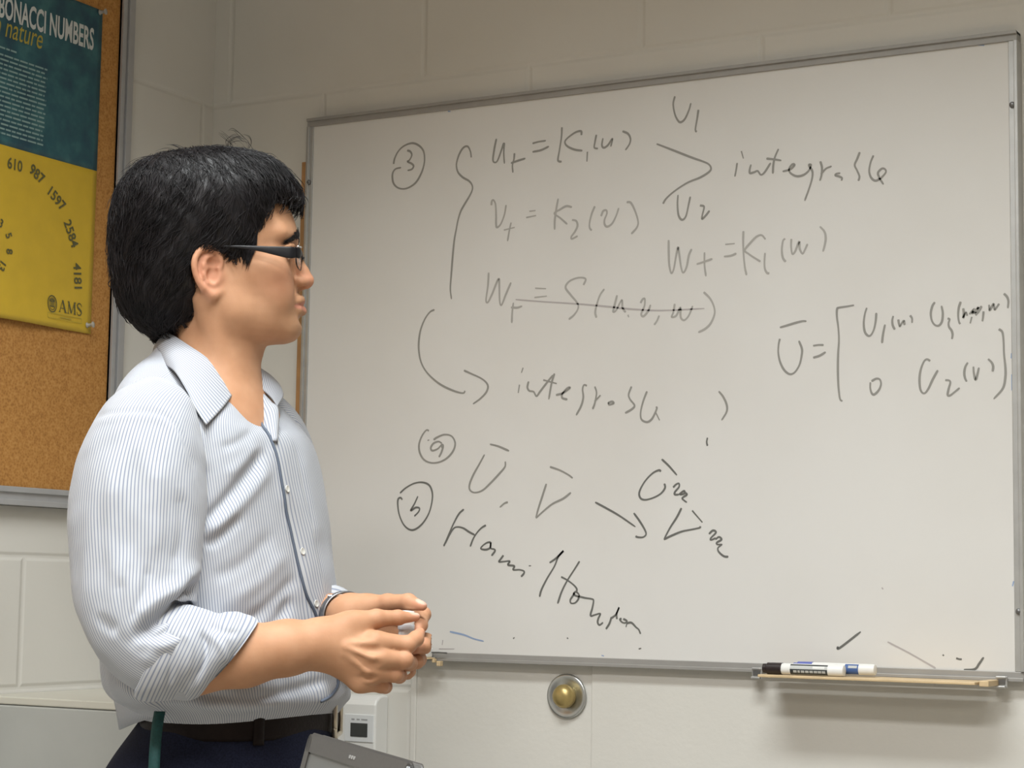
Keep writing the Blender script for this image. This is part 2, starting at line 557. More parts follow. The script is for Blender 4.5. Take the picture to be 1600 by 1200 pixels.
  (3,[(5482,12860),(5393,12788),(5311,12662),(5230,12506),(5162,12361),(5115,12265)]),
  (3,[(5135,12301),(5217,12446),(5299,12554),(5383,12575),(5482,12554),(5580,12499),(5693,12446)]),
  (3,[(5898,12603),(5816,12559),(5734,12481),(5666,12386),(5613,12260)]),
  (3,[(5992,12333),(5917,12321),(5835,12267),(5815,12225),(5905,12213),(5980,12243),(5992,12327),(5994,12238),(6056,12220),(6071,12190),(6010,12115)]),
  (3,[(6229,12126),(6182,12066),(6149,12021),(6238,12025),(6347,12032),(6314,11973),(6429,11956),(6410,11897),(6525,11898),(6606,11875),(6600,11834),(6554,11789)]),
  (3,[(6693,11961),(6733,11962)]),
  (3,[(7062,12011),(7175,12081),(7308,12200),(7217,12106),(7149,11956),(7023,11767),(6926,11591),(6892,11478)]),
  (3,[(7592,12040),(7502,11909),(7378,11734),(7282,11559),(7216,11378)]),
  (3,[(7271,11795),(7378,11746),(7491,11673),(7548,11612),(7542,11562)]),
  (3,[(7493,11556),(7515,11513),(7585,11495),(7592,11514),(7563,11550),(7521,11562),(7480,11500),(7438,11437),(7453,11388),(7523,11395),(7578,11452),(7592,11489),(7704,11472),(7801,11461),(7843,11437),(7824,11320),(7797,11234),(7804,11197),(7874,11217),(7963,11235),(7930,11163),(7919,11101),(7951,11063),(8013,11103)]),
  (3,[(8062,11001),(8123,11093),(8156,11192)]),
  (3,[(8150,11167),(8231,11230),(8285,11341),(8245,11242),(8249,11157)]),
  (3,[(8328,11171),(8301,11152),(8342,11110),(8397,11105),(8417,11136),(8355,11165)]),
  (3,[(8424,11106),(8404,11039)]),
  (3,[(8417,11100),(8498,11108),(8574,11043),(8621,11007),(8653,10942)]),
 ],
 'stray marks': [
  (3,[(11807,10840),(11836,10818),(12156,11059)]),
  (3,[(13658,10566),(13813,10580),(13877,10657),(13941,10748)]),
  (3,[(13550,10723),(13596,10711),(13632,10712)]),
  (3,[(13358,10766),(13376,10753)]),
  (3,[(6429,10814),(6452,10835)]),
  (3,[(7387,10853),(7410,10839)]),
  (3,[(8623,10715),(8666,10726)]),
  (2,[(12556,10924),(12866,10779),(13126,10643),(13255,10575)]),
  (2,[(5131,10761),(5120,10679)]),
  (2,[(5061,10616),(5350,10624)]),
  (2,[(12474,11695),(12493,11668)]),
  (4,[(5260,10897),(5524,10852),(5703,10796),(5893,10760)]),
  (4,[(14381,14988),(14372,14916)]),
  (4,[(14378,14690),(14376,14465)]),
  (4,[(14373,11807),(14354,11736)]),
  (4,[(7991,10600),(8035,10591)]),
  (4,[(13848,19492),(14034,19451)]),
  (4,[(5041,19447),(5091,19442)]),
 ],
}
SPIRAL = [('610', -0.4882, 1.8051, -0.023, 0.0165), ('987', -0.4379, 1.7996, -0.462, 0.0165), ('1597', -0.3907, 1.7681, -0.595, 0.0165), ('2584', -0.3551, 1.718, -1.079, 0.0165), ('4181', -0.3363, 1.652, -1.44, 0.0165), ('5', -0.4957, 1.6918, -1.118, 0.0125), ('8', -0.4928, 1.6672, -1.513, 0.0125), ('3', -0.5132, 1.7079, -0.347, 0.0125), ('13', -0.508, 1.6419, -1.975, 0.0125)]
EMBLEM = (-0.3777, 1.5882)

# ================================================================== THE ROOM
WALL_Y = 0.018                      # face of the whiteboard wall; the board's writing surface is y = 0
ROOM_X, ROOM_Y = 5.2, -5.0
m_wb = block_wall('painted block, board wall', 'X', ZC, XJ)
m_wl = block_wall('painted block, side wall', 'Y', ZC, -0.4179 + COURSE)
structure(MB().box(-0.02, ROOM_X, WALL_Y, WALL_Y + 0.2, 0, CEIL).build('wall_back', m_wb))
structure(MB().box(-0.22, -0.02 + 0.02, ROOM_Y, WALL_Y + 0.2, 0, CEIL).build('wall_left', m_wl))
m_floor = simple('vinyl floor tile', (0.42, 0.40, 0.36), 0.35, noise_amt=0.12, noise_scale=12)
structure(MB().box(-0.22, ROOM_X, ROOM_Y, WALL_Y + 0.2, -0.1, 0).build('floor', m_floor))
m_ceil = simple('ceiling tile', (0.75, 0.74, 0.71), 0.8, noise_amt=0.06, noise_scale=90, bump=0.2)
structure(MB().box(-0.22, ROOM_X, ROOM_Y, WALL_Y + 0.2, CEIL, CEIL + 0.1).build('ceiling', m_ceil))

# a flat board screwed over the blocks under the whiteboard (its left edge shows beside the knob plate)
m_panel = simple('cream painted board', (0.655, 0.640, 0.598), 0.5, noise_amt=0.03, noise_scale=6, bump=0.15, bump_scale=120)
o = MB().box(0.7755, 1.62, WALL_Y - 0.006, WALL_Y, 0.45, 1.15).build('wall_panel', m_panel, bevel=0.002)
tag(o, 'flat cream painted panel fixed to the wall under the whiteboard pen tray', 'panel')
o = MB().box(0.456, 0.7755, WALL_Y - 0.003, WALL_Y, 0.45, 1.15).build('wall_panel', m_panel, bevel=0.001)
tag(o, 'flat cream painted panel on the wall that carries the round steel plate', 'panel')
# thin vertical surface strip left of it
o = MB().box(0.445, 0.456, WALL_Y - 0.005, WALL_Y, 0.3, 1.06).build('wall_strip', m_panel, bevel=0.002)
tag(o, 'thin cream painted vertical strip on the wall between thermostat and round steel plate', 'strip')

# ------------------------------------------------------------------ whiteboard
XL, XR, ZB, ZT = 0.2346, 1.4384, 1.0563, 1.9463     # inner white area
wb = thing('whiteboard', 'large aluminium framed whiteboard covered in grey marker equations', 'whiteboard', (0, 0, 0))
k = NT('whiteboard enamel')
tc = k.n('ShaderNodeTexCoord')
nz = k.n('ShaderNodeTexNoise')
nz.inputs['Scale'].default_value = 2.2
nz.inputs['Detail'].default_value = 4
nz.inputs['Roughness'].default_value = 0.55
k.l(tc, 'Object', nz, 'Vector')
r = k.ramp(nz, 'Fac', [(0.30, (0.655, 0.640, 0.615)), (0.62, (0.700, 0.690, 0.672))])
k.l(r, 'Color', k.b, 'Base Color')
n2 = k.n('ShaderNodeTexNoise')
n2.inputs['Scale'].default_value = 5
n2.inputs['Detail'].default_value = 6
k.l(tc, 'Object', n2, 'Vector')
r2 = k.ramp(n2, 'Fac', [(0.3, (0.30,) * 3), (0.7, (0.42,) * 3)])
k.l(r2, 'Color', k.b, 'Roughness')
k.b.inputs['Specular IOR Level'].default_value = 0.45
M['board'] = k.m
MB().box(XL - 0.005, XR + 0.005, 0.0, 0.012, ZB - 0.005, ZT + 0.005).build('writing_surface', M['board'], wb)
FW = 0.0125


def frame_bar(x0, x1, z0, z1, lip):
    """a face strip with a raised outer lip"""
    b = MB()
    b.box(x0, x1, -0.003, WALL_Y, z0, z1)
    a = 0.0042
    if lip == 'L':
        b.box(x0 - 0.001, x0 + a, -0.0065, WALL_Y, z0, z1)
    if lip == 'R':
        b.box(x1 - a, x1 + 0.001, -0.0065, WALL_Y, z0, z1)
    if lip == 'T':
        b.box(x0, x1, -0.0065, WALL_Y, z1 - a, z1 + 0.001)
    if lip == 'B':
        b.box(x0, x1, -0.0065, WALL_Y, z0 - 0.001, z0 + a)
    return b


frame_bar(XL - FW, XR + FW, ZT, ZT + FW + 0.001, 'T').build('frame_rail', M['alu_dull'], wb, bevel=0.0008)
frame_bar(XL - FW, XR + FW, ZB - FW, ZB, 'B').build('frame_rail', M['alu_dull'], wb, bevel=0.0008)
frame_bar(XL - FW + 0.002, XL, ZB, ZT, 'L').build('frame_rail', M['alu'], wb, bevel=0.0008)
frame_bar(XR, XR + FW, ZB, ZT, 'R').build('frame_rail', M['alu'], wb, bevel=0.0008)
for x, z in ((XR + 0.0055, 1.853), (XR + 0.0065, 1.139), (XL - 0.0055, 1.849), (XL - 0.0055, 1.14)):
    MB().lathe([(0.0045, 0), (0.0042, 0.0025), (0.0022, 0.004)], (x, -0.003, z), (0, -1, 0), 14).build('screw', M['screw'], wb, smooth=True)

INKS = [simple('grey marker ink', (0.275, 0.267, 0.247), 0.6), simple('worn grey marker ink', (0.39, 0.378, 0.357), 0.6),
        simple('faint grey marker ink', (0.43, 0.40, 0.40), 0.6), simple('dark marker ink', (0.14, 0.14, 0.13), 0.6),
        simple('faint blue marker ink', (0.28, 0.37, 0.55), 0.6)]
INK_W = [0.0032, 0.0033, 0.0026, 0.0030, 0.0028]


def words(strokes, gap=0.016):
    """split a note into words: strokes closer than the gap belong together"""
    box = [(np.min(q, 0) * 1e-4, np.max(q, 0) * 1e-4) for _, q in strokes]
    own = list(range(len(strokes)))
    for i in range(len(strokes)):
        for j in range(i):
            d = np.maximum(0, np.maximum(box[i][0] - box[j][1], box[j][0] - box[i][1]))
            if np.hypot(*d) < gap:
                a, b2 = own[i], own[j]
                own = [b2 if o_ == a else o_ for o_ in own]
    return [[s for s, o_ in zip(strokes, own) if o_ == g] for g in dict.fromkeys(own)]


for note in WRITING.values():
    for strokes in words(note):
        V, F, MI = [], [], []
        for lay, (ink, pts) in enumerate(strokes):
            c = smooth_curve(np.array(pts) * 1e-4, 6)
            d = np.gradient(c, axis=0)
            d /= np.maximum(np.linalg.norm(d, axis=1), 1e-9)[:, None]
            nrm = np.stack([-d[:, 1], d[:, 0]], 1)
            n = len(c)
            ph = random.random() * 6
            w = INK_W[ink] * 0.5 * (1 + 0.14 * np.sin(np.arange(n) * 0.21 + ph))
            w[0] *= 0.75
            w[-1] *= 0.6
            y = -0.0003 - 0.00001 * (lay % 9)
            b = len(V)
            for p, q, ww in zip(c, nrm, w):
                V.append((p[0] + q[0] * ww, y, p[1] + q[1] * ww))
                V.append((p[0] - q[0] * ww, y, p[1] - q[1] * ww))
            for i in range(n - 1):
                F.append((b + 2 * i, b + 2 * i + 1, b + 2 * i + 3, b + 2 * i + 2))
                MI.append(ink)
        me = mesh_from('handwriting', V, F)
        o = link('handwriting', me, INKS, wb)
        me.polygons.foreach_set('material_index', np.array(MI, np.int32))

# pen tray: two metal clips carry a pale wooden ledge
tray = thing('pen_tray', 'narrow pale wooden pen ledge clipped under the whiteboard, markers on it', 'tray', (1.25, 0, 1.043))
TY = -0.072
b = MB()
b.box(1.086 - 1.25, 1.402 - 1.25, TY, -0.0075, -0.004, 0.0)
b.build('ledge', M['wood'], tray, bevel=0.001)
MB().box(1.405 - 1.25, 1.418 - 1.25, TY * 0.85, -0.0075, -0.006, 0.002).build('end_cap', M['wood'], tray, bevel=0.001)
for x in (1.0598 - 1.25, 1.4215 - 1.25):
    b = MB()
    b.box(x - 0.008, x + 0.008, -0.011, -0.0075, -0.009, 0.007)
    b.box(x - 0.007, x + 0.007, -0.018, -0.011, -0.009, -0.006)
    b.box(x - 0.007, x + 0.007, -0.014, -0.011, 0.004, 0.007)
    b.build('clip', M['alu'], tray, bevel=0.0008)
    MB().box(x - 0.0055, x + 0.0055, -0.0125, -0.011, -0.0045, 0.0025).build('clip_screw', M['screw'], tray)

cl = thing('tray_bracket', 'broken whitish plastic bracket on the lower whiteboard rail beside the hands', 'bracket', (0.498, -0.0075, 1.052))
MB().box(-0.028, 0.001, -0.020, 0.0, -0.004, 0.012).build('block', M['white_plastic'], cl, bevel=0.002)
MB().box(-0.03, 0.006, -0.022, 0.0, -0.0065, -0.004).build('ledge', M['wood'], cl, bevel=0.0008)
MB().tube([(0.002, -0.004, 0.004), (0.015, -0.006, 0.0045), (0.030, -0.004, 0.004)], 0.0012, 6).build('wire', M['screw'], cl)
MB().box(0.004, 0.009, -0.008, 0.0, -0.012, -0.006).box(0.014, 0.021, -0.010, 0.0, -0.017, -0.009).build('hook', M['wood'], cl, bevel=0.001)

# wooden batten standing proud of the wall behind the left edge of the board
o = MB().box(0.2095, 0.2215, 0.001, WALL_Y, 1.02, 1.887).build('wooden_batten', M['batten'], bevel=0.001)
tag(o, 'thin orange brown wooden batten upright against the left edge of the whiteboard', 'batten')

# ------------------------------------------------------------------ markers on the ledge


def marker(name, label, loc, rz, cap, bands, tip_len=0.030, r=0.0085, L=0.124):
    t = thing(name, label, 'marker', loc, (0, 0, rz), 'dry erase markers on the pen ledge')
    x0 = -L / 2
    MB().lathe([(r * 0.55, 0), (r * 0.8, 0.001), (r * 0.8, 0.006), (r * 1.0, 0.0075), (r * 1.02, tip_len)], (x0, 0, 0), (1, 0, 0), 24).build('cap', cap, t, auto=0.6)
    MB().lathe([(r * 0.93, 0), (r * 0.95, 0.002), (r * 0.95, L - tip_len - 0.004), (r * 0.9, L - tip_len - 0.001), (r * 0.6, L - tip_len)], (x0 + tip_len - 0.0005, 0, 0), (1, 0, 0), 24).build('barrel', M['white_plastic'], t, auto=0.6)
    for (a, b, c0, c1, m) in bands:      # (start, end along the barrel, start angle, end angle)
        n, V, F = 12, [], []
        for i in range(n + 1):
            an = c0 + (c1 - c0) * i / n
            for x in (a, b):
                V.append((x0 + x, math.cos(an) * r * 0.962, math.sin(an) * r * 0.962))
        for i in range(n):
            F.append((2 * i, 2 * i + 1, 2 * i + 3, 2 * i + 2))
        link('label_band', mesh_from('label_band', V, F), m, t, True)
    return t


blk = simple('label black', (0.03, 0.035, 0.035), 0.45)
gry = simple('label grey', (0.50, 0.51, 0.50), 0.45)
blu = simple('label blue', (0.055, 0.115, 0.30), 0.45)
cap_black = simple('black marker cap', (0.022, 0.014, 0.014), 0.35)
cap_blue = simple('blue marker cap', (0.10, 0.13, 0.42), 0.35)
A = math.radians
marker('black_marker', 'dry erase marker with black cap lying in front on the pen ledge', (1.1505, -0.057, 1.0515), 0.0, cap_black,
       [(0.044, 0.100, A(118), A(138), blk), (0.044, 0.100, A(138), A(176), gry), (0.044, 0.100, A(176), A(238), blk),
        (0.078, 0.096, A(142), A(166), M['white_plastic'])] + [(x, x + 0.0052, A(188), A(214), gry) for x in (0.049, 0.0605, 0.067, 0.0735, 0.080, 0.086, 0.092)] + [(0.0555, 0.059, A(188), A(214), gry)])
marker('blue_marker', 'dry erase marker with blue cap, mostly behind the black one on the ledge', (1.189, -0.0365, 1.0535), 0.0, cap_blue,
       [(0.080, 0.100, A(120), A(240), blu), (0.085, 0.098, A(140), A(168), gry)])

# ------------------------------------------------------------------ round steel plate with a brass ball
bp_ = thing('door_bumper', 'round dished steel wall plate with brass ball below the whiteboard', 'wall bumper', (0.7332, WALL_Y - 0.003, 0.995))
MB().lathe([(0.0, 0.001), (0.033, 0.001), (0.0345, 0.003), (0.0335, 0.0055), (0.031, 0.006), (0.026, 0.0045), (0.020, 0.003), (0.0, 0.0028)], (0, 0, 0), (0, -1, 0), 48).build('plate', M['steel'], bp_, smooth=True)
m_brass = simple('dull brass', (0.44, 0.33, 0.13), 0.35, 0.55, noise_amt=0.1, noise_scale=80)
MB().lathe([(0.010, 0.002), (0.0165, 0.0035), (0.0185, 0.009), (0.0185, 0.014), (0.0165, 0.020), (0.012, 0.0245), (0.006, 0.0268), (0.001, 0.0272)], (0, 0, 0), (0, -1, 0), 32).build('ball', m_brass, bp_, smooth=True, label='brass ball')

# ------------------------------------------------------------------ thermostat
th = thing('thermostat', 'white wall thermostat with a small dark display behind the belt', 'thermostat', (0.3555, WALL_Y, 0.90))
b = MB()
prof = [(0.0, 0.082), (0.012, 0.0835), (0.024, 0.082), (0.034, 0.076), (0.038, 0.068), (0.038, -0.09), (0.0, -0.09)]
V, F = [], []
for x in (-0.045, 0.0445):
    for d, z in prof:
        V.append((x, -d, z))
n = len(prof)
F.append(tuple(range(n)))
F.append(tuple(reversed(range(n, 2 * n))))
for i in range(n):
    F.append((i, i + n, (i + 1) % n + n, (i + 1) % n))
b.add(V, F)
o = b.build('housing', M['white_plastic'], th, bevel=0.003)
MB().box(-0.0150, 0.0415, -0.0395, -0.037, 0.008, 0.0525).build('faceplate', simple('thermostat face', (0.72, 0.74, 0.75), 0.3), th, bevel=0.001)
MB().box(-0.0025, 0.0305, -0.0405, -0.039, 0.0165, 0.0385).build('display', simple('dark display', (0.055, 0.058, 0.055), 0.25), th, bevel=0.0006)
b = MB()
for x0, x1 in ((-0.001, 0.005), (0.009, 0.015), (0.018, 0.030)):
    b.box(x0, x1, -0.0398, -0.0393, 0.043, 0.0455)
b.build('printed_marks', simple('grey print', (0.35, 0.36, 0.37), 0.5), th)

# ------------------------------------------------------------------ cork board and poster on the side wall
cb = thing('cork_board', 'cork notice board in a grey metal frame on the left wall', 'notice board', (0, 0, 0))
k = NT('cork')
tc = k.n('ShaderNodeTexCoord')
v1 = k.n('ShaderNodeTexVoronoi')
v1.inputs['Scale'].default_value = 260
k.l(tc, 'Object', v1, 'Vector')
n1 = k.n('ShaderNodeTexNoise')
n1.inputs['Scale'].default_value = 120
n1.inputs['Detail'].default_value = 6
k.l(tc, 'Object', n1, 'Vector')
mx = k.n('ShaderNodeMix')
mx.data_type = 'FLOAT'
mx.inputs[0].default_value = 0.45
k.t.links.new(n1.outputs['Fac'], mx.inputs[2])
k.t.links.new(v1.outputs['Distance'], mx.inputs[3])
r = k.ramp(mx, 0, [(0.25, (0.30, 0.125, 0.028)), (0.5, (0.44, 0.205, 0.048)), (0.75, (0.52, 0.265, 0.075))])
k.l(r, 'Color', k.b, 'Base Color')
k.b.inputs['Roughness'].default_value = 0.85
bp = k.n('ShaderNodeBump')
bp.inputs['Strength'].default_value = 0.3
bp.inputs['Distance'].default_value = 0.001
k.l(n1, 'Fac', bp, 'Height')
k.l(bp, 'Normal', k.b, 'Normal')
CY0, CY1, CZ0, CZ1 = -1.55, -0.2535, 1.3050, 2.30
MB().box(0.002, 0.012, CY0 - 0.004, CY1 + 0.004, CZ0 - 0.004, CZ1 + 0.004).build('cork_sheet', k.m, cb)
cf = 0.0289


def cork_bar(y0, y1, z0, z1, side):
    b = MB()
    b.box(0, 0.017, y0, y1, z0, z1)
    s = 0.009
    if side == 'R':
        b.box(0, 0.021, y0, y0 + s, z0, z1)
        b.box(0, 0.0215, y1 - s * 1.6, y1, z0, z1)
    elif side == 'B':
        b.box(0, 0.021, y0, y1, z1 - s, z1)
        b.box(0, 0.0215, y0, y1, z0, z0 + s)
    return b


cork_bar(CY1, CY1 + 0.029, CZ0 - cf, CZ1 + cf, 'R').build('frame_rail', M['alu_grey'], cb, bevel=0.001)
cork_bar(CY0, CY1, CZ0 - cf, CZ0, 'B').build('frame_rail', M['alu_grey'], cb, bevel=0.001)
cork_bar(CY0, CY1, CZ1, CZ1 + cf, 'T').build('frame_rail', M['alu_grey'], cb, bevel=0.001)
cork_bar(CY0 - 0.029, CY0, CZ0 - cf, CZ1 + cf, 'L').build('frame_rail', M['alu_grey'], cb, bevel=0.001)

# poster: x = out of the wall, its own frame runs along +y (to the right in the picture) and z
PR, PB, PTOP, PMID = -0.3000, 1.5613, 2.1005, 1.8308
PW = 0.46
po = thing('poster', 'teal and yellow number sequence poster pinned to the cork board', 'poster', (0.0125, PR, PB))


def wavy_sheet(z0, z1, mat, name, x=0.0):
    ny, nz_ = 40, 30
    V, F = [], []
    for j in range(nz_ + 1):
        for i in range(ny + 1):
            y = -PW + PW * i / ny
            z = z0 + (z1 - z0) * j / nz_
            V.append((x + poster_x(y, z), y, z))
    for j in range(nz_):
        for i in range(ny):
            a = j * (ny + 1) + i
            F.append((a, a + 1, a + ny + 2, a + ny + 1))
    o = link(name, mesh_from(name, V, F), mat, po, True)
    s = o.modifiers.new('thick', 'SOLIDIFY')
    s.thickness = 0.0004
    return o


def poster_x(y, z):
    h = z / (PTOP - PB)
    lift = 0.006 * math.exp(-((y + 0.16) / 0.09) ** 2) * math.exp(-(z / 0.05) ** 2)
    return 0.0012 + 0.0015 * (1 + math.sin(y * 21 + h * 2.2)) * 0.5 + lift


k = NT('teal print')
tc = k.n('ShaderNodeTexCoord')
nz = k.n('ShaderNodeTexNoise')
nz.inputs['Scale'].default_value = 26
nz.inputs['Detail'].default_value = 5
k.l(tc, 'Object', nz, 'Vector')
r = k.ramp(nz, 'Fac', [(0.32, (0.014, 0.058, 0.088)), (0.5, (0.020, 0.090, 0.112)), (0.7, (0.040, 0.140, 0.155))])
k.l(r, 'Color', k.b, 'Base Color')
k.b.inputs['Roughness'].default_value = 0.45
HM = PMID - PB
wavy_sheet(0, HM, simple('yellow print', (0.58, 0.385, 0.026), 0.45, noise_amt=0.05, noise_scale=30), 'yellow_panel')
wavy_sheet(HM, PTOP - PB, k.m, 'teal_panel')


def on_poster(pts2, name, mat, faces, lift=0.0008):
    V = [(poster_x(y, z) + lift, y, z) for y, z in pts2]
    return link(name, mesh_from(name, V, faces), mat, po)


def text_mesh(s, size, sx=1.0, shear=0.0, bold=0.0):
    """outline of a line of text as flat 2-D triangles; origin at its lower left"""
    cu = bpy.data.curves.new('lettering', 'FONT')
    cu.body = s
    cu.size = size
    cu.shear = shear
    cu.offset = bold
    cu.resolution_u = 3
    ob = bpy.data.objects.new('lettering', cu)
    COL.objects.link(ob)
    dg = bpy.context.evaluated_depsgraph_get()
    me = bpy.data.meshes.new_from_object(ob.evaluated_get(dg))
    vs = np.array([v.co[:2] for v in me.vertices]) if len(me.vertices) else np.zeros((0, 2))
    fs = [tuple(p.vertices) for p in me.polygons]
    bpy.data.objects.remove(ob)
    bpy.data.curves.remove(cu)
    bpy.data.meshes.remove(me)
    vs[:, 0] *= sx
    return vs, fs


def place_text(s, y, z, size, mat, sx=1.0, shear=0.0, bold=0.0, ang=0.0, name='lettering', width=None, right=None, lift=0.0008):
    vs, fs = text_mesh(s, size, sx, shear, bold)
    w = vs[:, 0].max() - vs[:, 0].min()
    if width:
        vs[:, 0] *= width / w
    if right is not None:
        y = right - vs[:, 0].max()
    c, sn = math.cos(ang), math.sin(ang)
    P = [(y + a * c - b * sn, z + a * sn + b * c) for a, b in vs]
    return on_poster(P, name, mat, fs, lift)


m_white_ink = simple('white print', (0.56, 0.58, 0.56), 0.5)
m_gold_ink = simple('gold print', (0.40, 0.32, 0.05), 0.5)
m_pale_ink = simple('pale green print', (0.22, 0.34, 0.33), 0.5)
m_dark_ink = simple('dark print', (0.10, 0.095, 0.035), 0.5)
m_halo_ink = simple('pale yellow print', (0.62, 0.55, 0.20), 0.5)
z0 = 2.0328 - PB
place_text('FIBONACCI NUMBERS', 0, z0 - 0.0035, 0.050, m_white_ink, width=0.2335, right=-0.320 - PR, bold=0.0012)
place_text('in nature', 0, 2.0010 - PB, 0.048, m_gold_ink, shear=0.25, width=0.115, right=-0.4375 - PR)
b_pts, b_f = [], []
rz = random.Random(3)
for i in range(19):
    z = 1.9795 - PB - 0.0072 * i - 0.003
    y = -PW + 0.03
    end = -0.4245 - PR + rz.uniform(-0.006, 0.001)
    if i == 0:
        end = -0.4945 - PR
        z += 0.004
    while y < end:
        w = min(rz.uniform(0.006, 0.02), end - y)
        n = len(b_pts)
        b_pts += [(y, z), (y + w, z), (y + w, z + 0.0028), (y, z + 0.0028)]
        b_f.append((n, n + 1, n + 2, n + 3))
        y += w + 0.0022
on_poster(b_pts, 'body_text', m_pale_ink, b_f)

# the number spiral: each number set along the curve, top outwards: (text, y, z on the wall, tangent angle, digit height)
for s, y, z, ang, hgt in SPIRAL:
    vs, fs = text_mesh(s, hgt * 1.50, 0.92, 0.0, 0.00045)
    cx_ = (vs[:, 0].max() + vs[:, 0].min()) / 2
    cy_ = (vs[:, 1].max() + vs[:, 1].min()) / 2
    c, sn = math.cos(ang), math.sin(ang)
    P = [(y - PR + (a - cx_) * c - (b2 - cy_) * sn, z - PB + (a - cx_) * sn + (b2 - cy_) * c) for a, b2 in vs]
    on_poster(P, 'spiral_number', m_dark_ink, fs, 0.0009)

# society emblem: seal, three serif capitals and a caption box


def quad_path(pts, w):
    P = np.array(pts, float)
    d = np.gradient(P, axis=0)
    d /= np.linalg.norm(d, axis=1)[:, None]
    n = np.stack([-d[:, 1], d[:, 0]], 1)
    w = np.broadcast_to(np.asarray(w, float), (len(P),))
    V, F = [], []
    for p, q, ww in zip(P, n, w):
        V += [tuple(p + q * ww / 2), tuple(p - q * ww / 2)]
    for i in range(len(P) - 1):
        F.append((2 * i, 2 * i + 1, 2 * i + 3, 2 * i + 2))
    return V, F


def emblem(items, y0, z0, s):
    V, F = [], []
    for pts, w in items:
        v, f = quad_path(pts, w)
        n = len(V)
        V += [(y0 + a * s, z0 + b2 * s) for a, b2 in v]
        F += [tuple(i + n for i in q) for q in f]
    return V, F


AMS = [([(0.05, 0), (0.42, 1.0)], 0.07), ([(0.42, 1.0), (0.80, 0)], 0.17), ([(0.18, 0.33), (0.66, 0.33)], 0.06), ([(-0.05, 0.02), (0.18, 0.02)], 0.05), ([(0.64, 0.02), (0.96, 0.02)], 0.05),
       ([(1.12, 0), (1.16, 1.0)], 0.07), ([(1.14, 1.0), (1.50, 0.05)], 0.16), ([(1.50, 0.05), (1.86, 1.0)], 0.06), ([(1.86, 1.0), (1.92, 0)], 0.16), ([(1.02, 0.02), (1.24, 0.02)], 0.05), ([(1.76, 0.02), (2.06, 0.02)], 0.05), ([(1.02, 0.98), (1.2, 0.98)], 0.05), ([(1.82, 0.98), (2.02, 0.98)], 0.05),
       ([(2.70, 0.72), (2.66, 0.90), (2.50, 1.0), (2.30, 0.96), (2.20, 0.80), (2.26, 0.64), (2.46, 0.52), (2.66, 0.38), (2.72, 0.22), (2.62, 0.06), (2.44, 0.0), (2.26, 0.06), (2.18, 0.26)], [0.05, 0.06, 0.08, 0.10, 0.13, 0.15, 0.17, 0.16, 0.13, 0.10, 0.08, 0.06, 0.05])]
EY, EZ = EMBLEM
v, f = emblem(AMS, EY - PR, EZ - PB, 0.0196)
on_poster(v, 'society_letters', m_dark_ink, f, 0.0009)
ring = [(math.cos(a) * 0.5, math.sin(a) * 0.62) for a in np.linspace(0, 2 * PI, 33)]
seal = [(ring, 0.09), ([(p[0] * 0.72, p[1] * 0.72) for p in ring], 0.05), ([(-0.26, 0.22), (0, 0.34), (0.26, 0.22)], 0.10), ([(-0.24, 0.18), (0.24, 0.18)], 0.07), ([(-0.26, -0.2), (0.26, -0.2)], 0.08)]
for a in (-0.18, -0.06, 0.06, 0.18):
    seal.append(([(a, 0.16), (a, -0.18)], 0.06))
v, f = emblem(seal, EY - PR - 0.0165, EZ - PB + 0.0105, 0.021)
on_poster(v, 'society_seal', m_dark_ink, f, 0.0009)
m_box_ink = simple('olive print', (0.42, 0.33, 0.045), 0.5)
bx = [([(-1.4, -0.22), (2.75, -0.22)], 0.05), ([(-1.4, -0.62), (2.75, -0.62)], 0.04), ([(-1.4, -0.2), (-1.4, -0.64)], 0.04), ([(2.75, -0.2), (2.75, -0.64)], 0.04), ([(0.1, -0.45), (1.5, -0.45)], 0.08)]
v, f = emblem(bx, EY - PR, EZ - PB, 0.0196)
on_poster(v, 'caption_box', m_box_ink, f, 0.0009)

m_clear = simple('clear push pin plastic', (0.62, 0.60, 0.55), 0.2)
m_clear.node_tree.nodes['Principled BSDF'].inputs['Transmission Weight'].default_value = 0.45
for lab, y, z in (('clear push pin at the upper corner of the poster, on the teal', -0.3085, 2.0955), ('clear push pin at the lower corner of the poster, on the yellow', -0.3110, 1.5745)):
    t = thing('push_pin', lab, 'push pin', (0.0125 + 0.003, y, z), (0, 0, 0), 'push pins holding the poster')
    ax = (1, 0.35, 0.1)
    MB().lathe([(0.0045, 0), (0.0048, 0.0012), (0.003, 0.002), (0.0026, 0.008), (0.0045, 0.0095), (0.0052, 0.0115), (0.004, 0.0125)], (0, 0, 0), ax, 16).build('head', m_clear, t, smooth=True)
    MB().tube([(-0.006, -0.002, 0), (0.001, 0, 0)], 0.0006, 6).build('needle', M['steel'], t)

# ------------------------------------------------------------------ low grey cabinet in the corner, behind the person
CZ, CFY = 0.988, -0.50
ca = thing('metal_cabinet', 'low plain grey metal cabinet in the corner behind the person', 'cabinet', (0, 0, 0))
MB().box(0.004, 0.416, CFY + 0.002, -0.22, 0.06, CZ - 0.012).build('body', M['grey_paint'], ca, bevel=0.003)
MB().box(0.002, 0.42, CFY, -0.216, CZ - 0.012, CZ).build('top', M['cream_paint'], ca, bevel=0.002)
MB().box(0.02, 0.40, CFY + 0.03, -0.23, 0.0, 0.06).build('plinth', M['black_plastic'], ca)
d = MB().box(0.004, 0.414, CFY - 0.004, CFY + 0.002, 0.075, CZ - 0.013).build('door', M['grey_paint'], ca, bevel=0.002)
MB().box(0.37, 0.382, CFY - 0.02, CFY - 0.004, 0.5, 0.62).build('handle', M['steel'], d, bevel=0.003)

